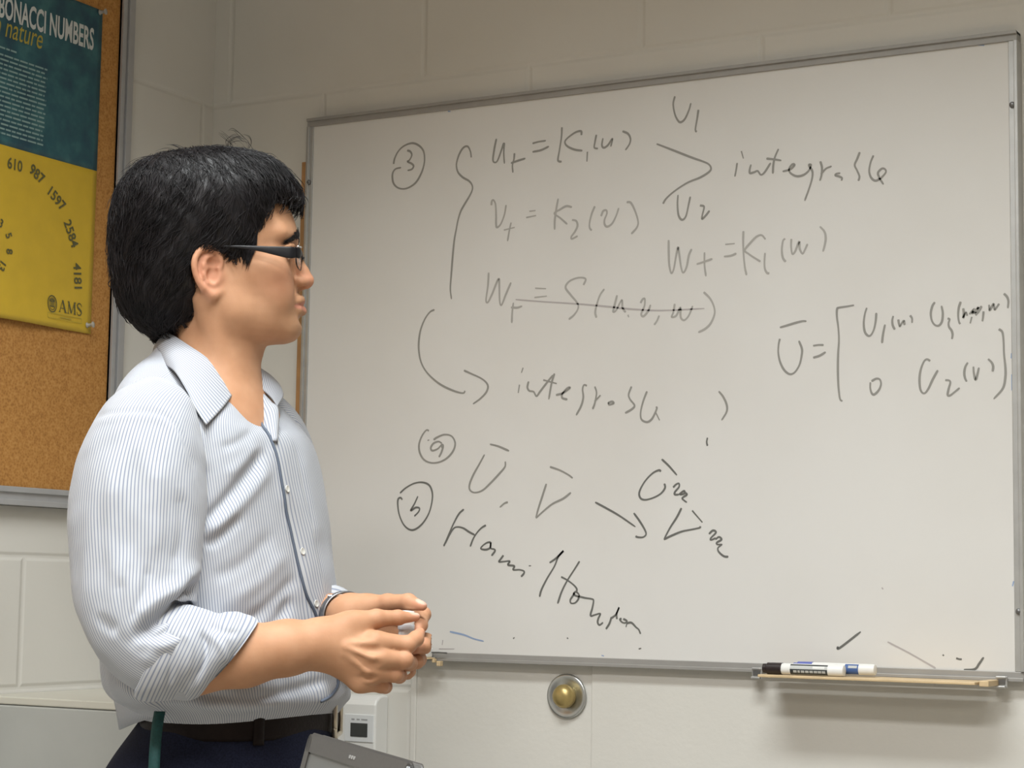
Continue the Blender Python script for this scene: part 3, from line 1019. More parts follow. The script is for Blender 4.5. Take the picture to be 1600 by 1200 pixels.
# ------------------------------------------------------------------ ceiling lights (above the frame)
for (x_, y_, a_, b_, p_, sp_), lab in zip(TROFFERS, ('slim louvred fluorescent ceiling light nearest the whiteboard', 'slim fluorescent ceiling light above the table with the laptop', 'wide fluorescent ceiling light at the back of the room')):
    t = thing('ceiling_light', lab, 'ceiling light', (x_, y_, CEIL), (0, 0, 0), 'fluorescent ceiling lights')
    b = MB()
    a2, b2 = a_ / 2 + 0.02, b_ / 2 + 0.02
    b.box(-a2, a2, -b2, -b2 + 0.015, -0.045, 0).box(-a2, a2, b2 - 0.015, b2, -0.045, 0)
    b.box(-a2, -a2 + 0.015, -b2, b2, -0.045, 0).box(a2 - 0.015, a2, -b2, b2, -0.045, 0)
    b.build('frame', M['white_plastic'], t)

# ================================================================== THE PERSON
# local frame of the person: a = to the right of the view, b = away from it, c = up; origin on the floor
AD = np.array((math.cos(YAW), math.sin(YAW), 0.0))
BD = np.array((-math.sin(YAW), math.cos(YAW), 0.0))
B0, A0 = 2.48, -0.3766
ROOT = CAM_POS + AD * A0 + BD * B0
ROOT[2] = 0.0
person = thing('person', 'person in a striped shirt, dark hair and glasses, standing facing the whiteboard', 'person', tuple(ROOT), (0, 0, YAW))


def Q(px, py, db=0.0):
    """measured picture position at depth db -> local metres"""
    d = CF + CR * (px - 800) / FOC - CU * (py - 600) / FOC
    t = (B0 + db) / d.dot(BD)
    P = d * t
    return np.array((P.dot(AD) - A0, db, P[2] + CAM_POS[2]))


def to_px(V):
    """local metres -> picture position (used to lay cloth folds where they were measured)"""
    V = np.asarray(V, float)
    P = AD * (V[..., :1] + A0) + BD * (V[..., 1:2] + B0) + np.array((0, 0, 1.0)) * (V[..., 2:3] - CAM_POS[2])
    z = P @ CF
    return np.stack([800 + FOC * (P @ CR) / z, 600 - FOC * (P @ CU) / z], -1)


def smin(a, b, k):
    if k <= 0:
        return np.minimum(a, b)
    h = np.clip(k - np.abs(a - b), 0, None) / k
    return np.minimum(a, b) - h * h * k * 0.25


class Field:
    """signed distance on a rectilinear grid, meshed with surface nets"""

    def __init__(self, ax):
        self.ax = [np.asarray(a, np.float32) for a in ax]
        self.D = np.full([len(a) for a in self.ax], 9.0, np.float32)

    def sub(self, lo, hi):
        s = []
        for a, l, h in zip(self.ax, lo, hi):
            i, j = np.searchsorted(a, l), np.searchsorted(a, h)
            s.append(slice(max(0, i - 1), min(len(a), j + 1)))
        return tuple(s)

    def child(self, lo, hi):
        s = self.sub(lo, hi)
        f = Field([a[q] for a, q in zip(self.ax, s)])
        f.where = s
        return f

    def merge(self, f, k):
        self.D[f.where] = smin(self.D[f.where], f.D, k)

    def apply(self, fn, lo, hi, k, cut=False):
        s = self.sub(np.asarray(lo) - k - 0.006, np.asarray(hi) + k + 0.006)
        if any(q.stop - q.start < 1 for q in s):
            return
        X, Y, Z = np.meshgrid(*[a[q] for a, q in zip(self.ax, s)], indexing='ij', sparse=True)
        d = fn(X, Y, Z).astype(np.float32)
        if cut:
            self.D[s] = -smin(-self.D[s], d, k)
        else:
            self.D[s] = smin(self.D[s], d, k)

    def ball(self, c, r, k=0.0, cut=False):
        c = np.asarray(c, float)
        self.apply(lambda X, Y, Z: np.sqrt((X - c[0]) ** 2 + (Y - c[1]) ** 2 + (Z - c[2]) ** 2) - r, c - r, c + r, k, cut)

    def cone(self, p, q, r0, r1, k=0.0, cut=False):
        p, q = np.asarray(p, float), np.asarray(q, float)
        ba = q - p
        L = ba.dot(ba) + 1e-12

        def fn(X, Y, Z):
            t = np.clip(((X - p[0]) * ba[0] + (Y - p[1]) * ba[1] + (Z - p[2]) * ba[2]) / L, 0, 1)
            return np.sqrt((X - p[0] - t * ba[0]) ** 2 + (Y - p[1] - t * ba[1]) ** 2 + (Z - p[2] - t * ba[2]) ** 2) - (r0 + (r1 - r0) * t)
        m = max(r0, r1)
        self.apply(fn, np.minimum(p, q) - m, np.maximum(p, q) + m, k, cut)

    def chain(self, pts, rad, k=0.0):
        for i in range(len(pts) - 1):
            self.cone(pts[i], pts[i + 1], rad[i], rad[i + 1], k)

    def ellipsoid(self, c, radii, axes=None, k=0.0, cut=False):
        c = np.asarray(c, float)
        R = np.eye(3) if axes is None else np.asarray(axes, float)
        r = np.asarray(radii, float)

        def fn(X, Y, Z):
            x, y, z = X - c[0], Y - c[1], Z - c[2]
            u = [x * R[i, 0] + y * R[i, 1] + z * R[i, 2] for i in range(3)]
            k0 = np.sqrt(sum((u[i] / r[i]) ** 2 for i in range(3)))
            k1 = np.sqrt(sum((u[i] / r[i] ** 2) ** 2 for i in range(3))) + 1e-9
            return k0 * (k0 - 1) / k1
        m = r.max()
        self.apply(fn, c - m, c + m, k, cut)

    def mesh(self):
        D = self.D
        S = D < 0
        n = [s - 1 for s in D.shape]
        cnt = np.zeros(n, np.int8)
        for i in (0, 1):
            for j in (0, 1):
                for k in (0, 1):
                    cnt += S[i:i + n[0], j:j + n[1], k:k + n[2]]
        act = (cnt > 0) & (cnt < 8)
        I = np.argwhere(act)
        idx = np.full(n, -1, np.int32)
        idx[act] = np.arange(len(I))
        cor = np.array([(i, j, k) for i in (0, 1) for j in (0, 1) for k in (0, 1)])
        val = np.stack([D[I[:, 0] + c[0], I[:, 1] + c[1], I[:, 2] + c[2]] for c in cor], 1)
        acc = np.zeros((len(I), 3))
        num = np.zeros(len(I))
        for e in range(8):
            for g in range(e + 1, 8):
                if np.abs(cor[e] - cor[g]).sum() != 1:
                    continue
                a, b = val[:, e], val[:, g]
                m = (a < 0) != (b < 0)
                t = np.where(m, a / np.where(m, a - b, 1), 0)
                p = cor[e][None] + t[:, None] * (cor[g] - cor[e])[None]
                acc += p * m[:, None]
                num += m
        fr = acc / num[:, None]
        V = np.stack([self.ax[d][I[:, d]] + fr[:, d] * (self.ax[d][I[:, d] + 1] - self.ax[d][I[:, d]]) for d in range(3)], 1)
        F = []
        for d in range(3):
            o1, o2 = [(1, 2), (2, 0), (0, 1)][d]
            sl0 = [slice(None)] * 3
            sl1 = [slice(None)] * 3
            sl0[d] = slice(0, -1)
            sl1[d] = slice(1, None)
            ch = S[tuple(sl0)] != S[tuple(sl1)]
            E = np.argwhere(ch)
            ok = (E[:, o1] > 0) & (E[:, o2] > 0) & (E[:, o1] < n[o1]) & (E[:, o2] < n[o2])
            E = E[ok]
            inside = S[E[:, 0], E[:, 1], E[:, 2]]

            def cell(da, db):
                c = E.copy()
                c[:, o1] -= da
                c[:, o2] -= db
                return idx[c[:, 0], c[:, 1], c[:, 2]]
            q = np.stack([cell(1, 1), cell(0, 1), cell(0, 0), cell(1, 0)], 1)
            q[~inside] = q[~inside][:, ::-1]
            F.append(q)
        F = np.concatenate(F)
        F = F[(F >= 0).all(1)]
        return V, F


def relax(V, F, it=1, lam=0.5):
    E = np.concatenate([F[:, [0, 1]], F[:, [1, 2]], F[:, [2, 3]], F[:, [3, 0]]])
    for _ in range(it):
        acc = np.zeros_like(V)
        num = np.zeros(len(V))
        for d in range(3):
            acc[:, d] = np.bincount(E[:, 0], V[E[:, 1], d], len(V)) + np.bincount(E[:, 1], V[E[:, 0], d], len(V))
        num = np.bincount(E[:, 0], minlength=len(V)) + np.bincount(E[:, 1], minlength=len(V))
        V = V + lam * (acc / np.maximum(num, 1)[:, None] - V)
    return V


# ------------------------------------------------------------------ head frame (millimetres: forward, to his left, up)
HPHI = math.radians(6)
HF = np.array((math.cos(HPHI), math.sin(HPHI), 0.0))
HL = np.array((-math.sin(HPHI), math.cos(HPHI), 0.0))
HU = np.array((0, 0, 1.0))
OH = Q(322, 440, 0.0)
HR = np.stack([HF, HL, HU])


def Hd(x, y, z):
    return OH + (HF * x + HL * y + HU * z) * 0.001


def in_head(X, Y, Z):
    x, y, z = X - OH[0], Y - OH[1], Z - OH[2]
    return ((x * HF[0] + y * HF[1]) * 1000, (x * HL[0] + y * HL[1]) * 1000, z * 1000)


HZ = [-79, -76, -72, -64, -55, -46, -35, -20, -7, 0, 20, 40, 50, 60, 75, 90, 105, 120, 135, 147, 154]
HXF = [70, 92, 108, 115.5, 118, 117, 117, 116.5, 115, 113, 108, 108, 111, 113, 111.5, 106, 97, 84, 62, 36, 12]
HXB = [40, 30, 22, 10, 0, -10, -25, -45, -62, -68, -78, -83, -84, -85, -84, -82, -76, -66, -48, -22, 4]
HW = [3, 22, 32, 41, 47, 52, 57, 62, 65, 66, 69, 71, 72, 73, 74, 74, 71, 63, 49, 27, 3]
HXM = [55, 55, 52, 48, 44, 40, 34, 26, 20, 18, 12, 8, 6, 4, 2, 0, 0, 0, 2, 4, 6]
HN = [2, 1.9, 1.85, 1.85, 1.9, 1.95, 2.05, 2.15, 2.2, 2.25, 2.35, 2.4, 2.4, 2.4, 2.35, 2.3, 2.2, 2.1, 2, 2, 2]


def head_shell(X, Y, Z, grow=0.0):
    x, y, z = in_head(X, Y, Z)
    zc = np.clip(z, HZ[0], HZ[-1])
    xf, xb, w, xm, nn = [np.interp(zc, HZ, t) for t in (HXF, HXB, HW, HXM, HN)]
    dx = x - xm
    ax = np.where(dx > 0, xf - xm, xm - xb) + grow
    n = np.where(dx > 0, nn, 2.1)
    g = (np.abs(dx / ax) ** n + np.abs(y / (w + grow)) ** n) ** (1 / n)
    r = np.sqrt(dx * dx + y * y)
    d = r * (1 - 1 / np.maximum(g, 1e-3))
    d = np.where(g < 1e-3, -20, d)
    over = np.maximum(z - HZ[-1], HZ[0] - z)
    d = np.where(over > 0, np.maximum(d, 0) + over, d)
    return d * 0.001


def ladder(stops):
    """axis with a given spacing between stops: [(start, step), ..., (end, None)]"""
    out = []
    for (a, s), (b, _) in zip(stops, stops[1:]):
        n = max(1, int(round((b - a) / s)))
        out += list(np.linspace(a, b, n, endpoint=False))
    out.append(stops[-1][0])
    return np.array(out)


zt = Q(320, 1095)[2]
ax_a = ladder([(-0.20, 0.003), (-0.02, 0.0019), (0.285, None)])
ax_b = ladder([(-0.27, 0.003), (-0.19, 0.0018), (-0.03, 0.0022), (0.10, 0.0035), (0.26, None)])
ax_c = ladder([(0.86, 0.006), (1.010, 0.0017), (1.165, 0.005), (1.40, 0.0019), (1.60, 0.004), (1.70, None)])
BODY = Field((ax_a, ax_b, ax_c))

# head
hd = BODY.child(OH + np.array((-0.13, -0.13, -0.16)), OH + np.array((0.16, 0.13, 0.17)))
hd.apply(head_shell, OH - 0.2, OH + 0.2, 0)
hb = lambda c, r, k=0.006, cut=False: hd.ball(Hd(*c), r * 0.001, k, cut)
hc = lambda p, q, r0, r1, k=0.005, cut=False: hd.cone(Hd(*p), Hd(*q), r0 * 0.001, r1 * 0.001, k, cut)
he = lambda c, r, k=0.006, cut=False: hd.ellipsoid(Hd(*c), np.array(r) * 0.001, HR, k, cut)
for s in (-1, 1):
    he((112, 30 * s, 40), (13, 19, 13), 0.010, True)          # eye socket
    hc((103.5, 14 * s, 56), (93, 46 * s, 58), 6.5, 6.5, 0.016)       # brow ridge
    he((78, 46 * s, 10), (22, 15, 18), 0.020)                  # cheekbone
    he((88, 35 * s, -18), (20, 17, 26), 0.020)                 # cheek
    hb((97, 30 * s, 38), 12.2, 0.003)                          # lids over the eyeball
    up = [(95, 46, 37), (104, 39, 43), (108.5, 30, 45), (107, 21, 42), (104, 15, 36)]
    lo = [(95, 46, 37), (103, 39, 33), (107, 30, 31.5), (106, 21, 32.5), (104, 15, 36)]
    for arc in (up, lo):
        for p, q in zip(arc, arc[1:]):
            hc((p[0], p[1] * s, p[2]), (q[0], q[1] * s, q[2]), 2.0, 2.0, 0.003)
    hc((92, 18 * s, 33), (86, 40 * s, 22), 0.6, 0.6, 0.002)
hc((104, 0, -55), (100, 0, -58), 15.5, 15, 0.012)              # chin
# nose
hc((108, 0, 44), (121, 0, 16), 6.5, 8.0, 0.010)
hc((121, 0, 16), (126.5, 0, 5.5), 8.0, 9.6, 0.004)
for s in (-1, 1):
    he((118, 11.5 * s, 2), (10.5, 6.5, 7), 0.006)
hc((118, 0, -4), (125, 0, -1), 5, 5, 0.005)
for s in (-1, 1):
    he((122, 7 * s, -6.5), (6, 3.2, 4), 0.002, True)
    hc((112, 17.5 * s, 6), (113, 17.5 * s, -4), 0.8, 0.8, 0.004, True)
    hc((112, 19 * s, -4), (104, 32 * s, -25), 0.8, 0.5, 0.010, True)     # nasolabial fold
# lips
for s in (-1, 1):
    hc((119.2, 4 * s, -20.5), (116, 14 * s, -23.0), 6.6, 5.0, 0.005)
    hc((116, 14 * s, -23.0), (108.5, 25 * s, -28.5), 5.0, 2.2, 0.005)
    hc((119.0, 0, -34.5), (115.5, 13 * s, -34.5), 7.4, 5.6, 0.005)
    hc((115.5, 13 * s, -34.5), (108.5, 24 * s, -30.0), 5.6, 2.2, 0.005)
for s in (-1, 1):
    hc((125.6, 0, -26.6), (122, 12 * s, -27.4), 1.4, 1.3, 0.002, True)
    hc((122, 12 * s, -27.4), (112, 26.5 * s, -30.2), 1.3, 1.0, 0.002, True)
he((122, 0, -47), (6, 20, 4.5), 0.008, True)                   # hollow under the lower lip
hc((126, 0, -10), (126, 0, -19), 1.2, 2.0, 0.006, True)        # philtrum
# jaw line
for s in (-1, 1):
    hc((98, 16 * s, -57), (36, 47 * s, -44), 12.5, 12, 0.022)
    hc((36, 47 * s, -44), (14, 59 * s, -10), 12, 11, 0.022)
BODY.merge(hd, 0.0)

# ears (their own finer pieces, united with the head)
for s in (-1, 1):
    def E3(x, y, z):
        return Hd(x, s * y, z)
    eb = BODY.child(E3(0, 70, 0) - 0.055, E3(0, 70, 0) + 0.055)

    def flare(x, z):                # the ear stands out more towards its back edge
        return 71.0 + 0.42 * (19 - x) + 0.02 * (z + 10)
    rim = [(20, 4), (21, 14), (17, 24), (9, 30.5), (0, 29), (-7, 22), (-10.5, 11), (-9.5, 0), (-5.5, -11), (0, -20)]
    rr = [2.0, 3.0, 3.3, 3.6, 3.8, 3.8, 3.7, 3.5, 3.4, 3.6]
    pts = [E3(x, flare(x, z) + 1.5, z) for x, z in smooth_curve(rim, 4)]
    rads = np.interp(np.linspace(0, 1, len(pts)), np.linspace(0, 1, len(rr)), rr) * 0.001
    nrm = np.array((math.sin(0.40), math.cos(0.40), 0))
    fw_, lf_ = HF, HL * s
    Rn = fw_ * math.sin(0.40) + lf_ * math.cos(0.40)
    Rt = fw_ * math.cos(0.40) - lf_ * math.sin(0.40)
    eb.ellipsoid(E3(6, flare(6, 2) - 2.5, 3), (0.0165, 0.0045, 0.027), [Rt, Rn, HU], 0)
    eb.ellipsoid(E3(12, flare(12, -10) - 6, -2), (0.012, 0.010, 0.022), [Rt, Rn, HU], 0.005)
    for p, q, r0, r1 in zip(pts, pts[1:], rads, rads[1:]):
        eb.cone(p, q, r0, r1, 0.0018)
    ah = [(9, 21), (3, 17), (-0.5, 8), (0.5, -4), (5, -13), (12, -16.5)]
    for p, q in zip(ah, ah[1:]):
        eb.cone(E3(p[0], flare(*p) + 0.5, p[1]), E3(q[0], flare(*q) + 0.5, q[1]), 0.0028, 0.0028, 0.003)
    eb.ellipsoid(E3(11.5, flare(11.5, -3) + 1.5, -3), (0.0075, 0.0070, 0.0095), [Rt, Rn, HU], 0.003, True)
    eb.ellipsoid(E3(11, flare(11, 10) + 1.8, 11), (0.0065, 0.0045, 0.0065), [Rt, Rn, HU], 0.003, True)
    eb.cone(E3(-4.2, flare(-4, 12) + 2.6, 14), E3(-3, flare(-3, -2) + 2.6, -4), 0.0016, 0.0016, 0.003, True)
    eb.ellipsoid(E3(20, flare(20, -3) - 1.5, -3), (0.0042, 0.0036, 0.0065), [Rt, Rn, HU], 0.003)
    eb.cone(E3(2, flare(2, -20) - 0.5, -21), E3(12, flare(12, -28) - 1.5, -27.5), 0.0045, 0.0062, 0.004)
    eb.cone(E3(12, flare(12, -28) - 1.5, -27.5), E3(21, flare(21, -22) - 3, -22), 0.0060, 0.0050, 0.004)
    BODY.merge(eb, 0.004)

# neck and the trunk inside the shirt
TTH = math.radians(27)
TF = np.array((math.cos(TTH), -math.sin(TTH), 0.0))
TL = np.array((math.sin(TTH), math.cos(TTH), 0.0))
UPV = np.array((0, 0, 1.0))
N1, N0 = Q(344, 505, 0.0), Q(322, 655, 0.0)
BODY.cone(N1, N0, 0.0535, 0.057, 0.030)
BODY.cone(Hd(-2, -58, -30), Q(372, 640, -0.028), 0.010, 0.009, 0.014)      # sternomastoid
BODY.cone(Hd(-2, 58, -30), Q(380, 640, 0.012), 0.010, 0.009, 0.014)
BODY.cone(Hd(58, 0, -92), Hd(55, 0, -112), 0.011, 0.010, 0.014)            # throat
chest = Q(335, 760)
belly = Q(350, 960)
BODY.cone(N0, Q(330, 720), 0.056, 0.075, 0.02)
BODY.ellipsoid(chest, (0.085, 0.145, 0.15), [TF, TL, UPV], 0.03)
BODY.ellipsoid(belly, (0.088, 0.135, 0.18), [TF, TL, UPV], 0.03)
SHR, SHL = Q(240, 690, -0.145), Q(420, 690, 0.145)
BODY.cone(Q(300, 690, -0.06), SHR, 0.05, 0.045, 0.02)
BODY.cone(Q(365, 690, 0.06), SHL, 0.05, 0.045, 0.02)

# right arm
ER, WR = Q(226, 1003, -0.203), Q(512, 1006, -0.165)
BODY.chain([SHR, Q(222, 850, -0.185), ER], [0.047, 0.043, 0.033], 0.01)
arm = [ER, Q(300, 1030, -0.197), Q(380, 1024, -0.185), Q(450, 1012, -0.174), Q(498, 1006, -0.166), Q(520, 1006, -0.163)]
BODY.chain(arm, [0.034, 0.0400, 0.0355, 0.0310, 0.0268, 0.0255], 0.01)
BODY.cone(Q(500, 995, -0.166), Q(528, 990, -0.162), 0.022, 0.021, 0.006)
BODY.cone(Q(500, 1018, -0.166), Q(528, 1023, -0.162), 0.022, 0.020, 0.006)
# left arm
EL, WL = Q(425, 1005, 0.145), Q(548, 963, -0.055)
BODY.chain([SHL, EL], [0.047, 0.038], 0.01)
BODY.chain([EL, Q(470, 990, 0.085), Q(520, 968, 0.0), WL], [0.040, 0.039, 0.030, 0.026], 0.01)


def hand(lo, hi, palm, fingers, kk):
    """palm = chains welded together, every finger welded to the palm but not to its neighbours"""
    base = BODY.child(lo, hi)
    for pts, rad in palm:
        base.chain(pts, rad, 0.010)
    out = base.D.copy()
    for pts, rad in fingers:
        f = BODY.child(lo, hi)
        f.chain(pts, rad, 0.0025)
        for i in range(1, len(pts) - 1):
            f.ball(pts[i], rad[i] * 1.06, 0.003)       # knuckles
        out = np.minimum(out, smin(base.D, f.D, kk))
    base.D = out
    BODY.merge(base, 0.006)


q = Q
hlo, hhi = np.array((0.09, -0.22, 0.98)), np.array((0.285, 0.02, 1.19))
RIGHT_FINGERS = [
    ([q(588, 1003, -.166), q(637, 1007, -.158), q(650, 998, -.146), q(656, 989, -.136)], [.0125, .0098, .0086, .0064]),
    ([q(588, 1028, -.172), q(632, 1031, -.163), q(640, 1036, -.140), q(628, 1040, -.124)], [.0125, .0098, .0086, .0070]),
    ([q(580, 1051, -.168), q(617, 1053, -.158), q(624, 1056, -.136), q(611, 1058, -.120)], [.0118, .0092, .0082, .0068]),
    ([q(563, 1066, -.160), q(596, 1071, -.151), q(602, 1073, -.134), q(592, 1070, -.120)], [.0105, .0083, .0074, .0062]),
    ([q(546, 977, -.160), q(588, 967, -.150), q(622, 965, -.141), q(650, 964, -.133)], [.0165, .0108, .0084, .0052])]
hand(hlo, hhi, [([q(515, 1006, -.163), q(585, 1006, -.163)], [.022, .0125]), ([q(515, 1010, -.163), q(585, 1028, -.168)], [.022, .0135]),
                ([q(518, 1018, -.163), q(577, 1050, -.165)], [.022, .0130]), ([q(520, 1026, -.160), q(562, 1064, -.158)], [.018, .0125]),
                ([q(515, 992, -.160), q(552, 978, -.156)], [.020, .0150]), ([q(545, 1005, -.150), q(570, 1045, -.148)], [.018, .016])],
     RIGHT_FINGERS, 0.010)
LEFT_FINGERS = [
    ([q(622, 962, -.060), q(661, 960, -.074), q(657, 977, -.098), q(651, 990, -.108)], [.0110, .0088, .0080, .0064]),
    ([q(622, 985, -.055), q(666, 1003, -.078), q(662, 1009, -.103), q(648, 1012, -.116)], [.0112, .0098, .0092, .0076]),
    ([q(616, 1012, -.055), q(654, 1030, -.078), q(651, 1034, -.102), q(636, 1037, -.114)], [.0108, .0088, .0080, .0068]),
    ([q(606, 1036, -.058), q(638, 1048, -.080), q(636, 1051, -.098), q(622, 1053, -.110)], [.0098, .0082, .0074, .0062]),
    ([q(572, 951, -.068), q(606, 942, -.082), q(638, 941, -.098), q(660, 947, -.110)], [.0165, .0105, .0098, .0058])]
hand(hlo, hhi, [([WL, q(618, 965, -.058)], [.024, .0125]), ([WL, q(618, 988, -.054)], [.024, .0135]), ([WL, q(612, 1012, -.055)], [.024, .0125]),
                ([q(555, 975, -.055), q(604, 1034, -.058)], [.020, .0115]), ([WL, q(575, 951, -.066)], [.022, .016])],
     LEFT_FINGERS, 0.010)
# tendons and knuckle hollows on the back of the near hand
for (x0, y0, d0), (x1, y1, d1) in (((540, 1006, -.186), (584, 1004, -.180)), ((540, 1012, -.188), (583, 1028, -.187)), ((540, 1022, -.186), (575, 1050, -.183))):
    BODY.cone(q(x0, y0, d0 + .0022), q(x1, y1, d1 + .0018), 0.0015, 0.0018, 0.007)
for x, y, d in ((590, 1016, -.185), (585, 1040, -.188), (573, 1060, -.180)):
    BODY.ellipsoid(q(x, y, d), (0.013, 0.005, 0.0035), None, 0.005, True)

V, F = BODY.mesh()
V = relax(V, F, 1, 0.4)
me = mesh_np('body', V, F)
body = link('body', me, None, person, True)

# skin tone varies over the surface: lips, nostrils, knuckles, nails, beard shadow, ears
col = np.zeros((len(V), 4), np.float32)
col[:, 3] = 1
hx, hy, hz = in_head(V[:, 0], V[:, 1], V[:, 2])


def blob(px_, py_, pz_, c, r, p=2.0):
    return np.exp(-(((px_ - c[0]) / r[0]) ** 2 + ((py_ - c[1]) / r[1]) ** 2 + ((pz_ - c[2]) / r[2]) ** 2) ** (p / 2))


lip = np.zeros(len(V))
ay = np.abs(hy)
mid = -26.5 - 0.09 * np.clip(ay, 0, 30) - 0.004 * ay ** 2
hgt_u = np.clip(8.0 - 0.22 * ay, 0.5, 9)
hgt_l = np.clip(11.0 - 0.32 * ay, 0.5, 11)
inl = (hx > 100) & (ay < 28) & (hz < mid + hgt_u) & (hz > mid - hgt_l)
lip = np.clip(np.minimum((mid + hgt_u - hz) / 1.5, (hz - mid + hgt_l) / 1.5), 0, 1) * ((hx > 104) & (ay < 27))
red = 0.8 * blob(hx, ay, hz, (126, 0, 5), (14, 16, 13)) + 0.45 * blob(hx, ay, hz, (88, 46, -5), (28, 22, 22)) + 0.7 * blob(hx, ay, hz, (6, 80, 0), (30, 14, 34), 4)
beard = np.clip(blob(hx, ay, hz, (112, 0, -50), (34, 46, 22), 4) + blob(hx, ay, hz, (124, 0, -14), (14, 24, 7), 3) + 0.5 * blob(hx, ay, hz, (60, 55, -40), (40, 20, 22)), 0, 1)
pxy = to_px(V)
nail = np.zeros(len(V))
for pts, rad in RIGHT_FINGERS + LEFT_FINGERS:
    tip, pre = np.array(pts[-1]), np.array(pts[-2])
    dv = (tip - pre) / np.linalg.norm(tip - pre)
    dist = np.linalg.norm(V - (tip + dv * 0.002), axis=1)
    red = np.maximum(red, 0.75 * np.exp(-(dist / 0.014) ** 2))
    for i in range(1, len(pts) - 1):
        red = np.maximum(red, 0.4 * np.exp(-(np.linalg.norm(V - pts[i], axis=1) / 0.011) ** 2))
for pts, rad in (RIGHT_FINGERS[4], LEFT_FINGERS[4]):
    tip, pre = np.array(pts[-1]), np.array(pts[-2])
    dv = (tip - pre) / np.linalg.norm(tip - pre)
    up = UPV - dv * dv[2]
    up /= np.linalg.norm(up)
    c = tip + up * rad[-1] * 0.8 - dv * 0.002
    rel = V - c
    e = np.sqrt((rel @ dv / 0.0085) ** 2 + (rel @ up / 0.004) ** 2 + (rel @ np.cross(dv, up) / 0.0058) ** 2)
    nail = np.maximum(nail, np.clip((1.15 - e) * 5, 0, 1))
col[:, 0] = lip
col[:, 1] = np.clip(red, 0, 1)
col[:, 2] = np.clip(beard - lip, 0, 1)
at = me.attributes.new('tone', 'FLOAT_COLOR', 'POINT')
at.data.foreach_set('color', col.ravel())
at = me.attributes.new('nail', 'FLOAT', 'POINT')
at.data.foreach_set('value', nail.astype(np.float32))

k = NT('skin')
tc = k.n('ShaderNodeTexCoord')
at = k.n('ShaderNodeAttribute', attribute_name='tone')
an = k.n('ShaderNodeAttribute', attribute_name='nail')
sp = k.n('ShaderNodeSeparateColor')
k.l(at, 'Color', sp, 'Color')
nz = k.n('ShaderNodeTexNoise')
nz.inputs['Scale'].default_value = 38
nz.inputs['Detail'].default_value = 5
k.l(tc, 'Object', nz, 'Vector')
base = k.ramp(nz, 'Fac', [(0.3, (0.430, 0.222, 0.122)), (0.7, (0.500, 0.272, 0.158))])


def mixc(src, fac_node, fac_out, color, amt):
    m = k.n('ShaderNodeMix')
    m.data_type = 'RGBA'
    mu = k.n('ShaderNodeMath')
    mu.operation = 'MULTIPLY'
    mu.inputs[1].default_value = amt
    k.t.links.new(fac_node.outputs[fac_out], mu.inputs[0])
    k.t.links.new(mu.outputs[0], m.inputs[0])
    k.t.links.new(src, m.inputs[6])
    m.inputs[7].default_value = (*color, 1)
    return m.outputs[2]


c = mixc(base.outputs['Color'], sp, 'Green', (0.56, 0.235, 0.155), 0.75)
c = mixc(c, sp, 'Blue', (0.40, 0.235, 0.135), 0.55)
c = mixc(c, sp, 'Red', (0.46, 0.185, 0.135), 0.75)
c = mixc(c, an, 'Fac', (0.66, 0.42, 0.34), 0.8)
k.t.links.new(c, k.b.inputs['Base Color'])
k.b.inputs['Roughness'].default_value = 0.6
k.b.inputs['Specular IOR Level'].default_value = 0.3
k.b.inputs['Subsurface Weight'].default_value = 0.12
k.b.inputs['Subsurface Radius'].default_value = (0.010, 0.004, 0.002)
k.b.inputs['Subsurface Scale'].default_value = 0.5
n3 = k.n('ShaderNodeTexNoise')
n3.inputs['Scale'].default_value = 420
n3.inputs['Detail'].default_value = 3
k.l(tc, 'Object', n3, 'Vector')
bp = k.n('ShaderNodeBump')
bp.inputs['Strength'].default_value = 0.12
bp.inputs['Distance'].default_value = 0.0008
k.l(n3, 'Fac', bp, 'Height')
k.l(bp, 'Normal', k.b, 'Normal')
M['skin'] = k.m
me.materials.append(k.m)

# ================================================================== CLOTHES


def vnoise(P, scale, seed=0.0):
    """smooth noise at an (..., 3) array of points"""
    S = (np.asarray(P, float) * np.asarray(scale, float)).reshape(-1, 3) + seed
    return np.array([noise.noise(Vector(s)) for s in S]).reshape(P.shape[:-1])


def grid_normals(P, wrap):
    du = np.gradient(P, axis=0)
    if wrap:
        dv = np.roll(P, -1, 1) - np.roll(P, 1, 1)
    else:
        dv = np.gradient(P, axis=1)
    n = np.cross(du, dv)
    return n / np.maximum(np.linalg.norm(n, axis=-1), 1e-9)[..., None]


def seg_dist(XY, pts):
    """distance of picture points to a polyline, and the position along it (0..1)"""
    best = np.full(XY.shape[:-1], 1e9)
    pos = np.zeros(XY.shape[:-1])
    pts = smooth_curve(np.array(pts, float), 4)
    n = len(pts) - 1
    for i in range(n):
        a, b = pts[i], pts[i + 1]
        ab = b - a
        t = np.clip(((XY - a) @ ab) / (ab @ ab + 1e-9), 0, 1)
        d = np.linalg.norm(XY - a - t[..., None] * ab, axis=-1)
        m = d < best
        best = np.where(m, d, best)
        pos = np.where(m, (i + t) / n, pos)
    return best, pos


def apply_folds(P, N, folds):
    """push cloth in or out along measured fold lines on the side that faces the room"""
    XY = to_px(P)
    cam_l = np.array((-A0, -B0, CAM_POS[2]))
    view = cam_l - P
    view /= np.linalg.norm(view, axis=-1)[..., None]
    facing = np.clip((N * view).sum(-1) * 3 + 0.3, 0, 1)
    out = np.zeros(P.shape[:-1])
    for pts, amp, wid in folds:
        d, t = seg_dist(XY, pts)
        taper = np.clip(np.minimum(t, 1 - t) * 5 + 0.15, 0, 1)
        out += amp * np.exp(-(d / wid) ** 2) * taper
    return P + N * (out * facing)[..., None]


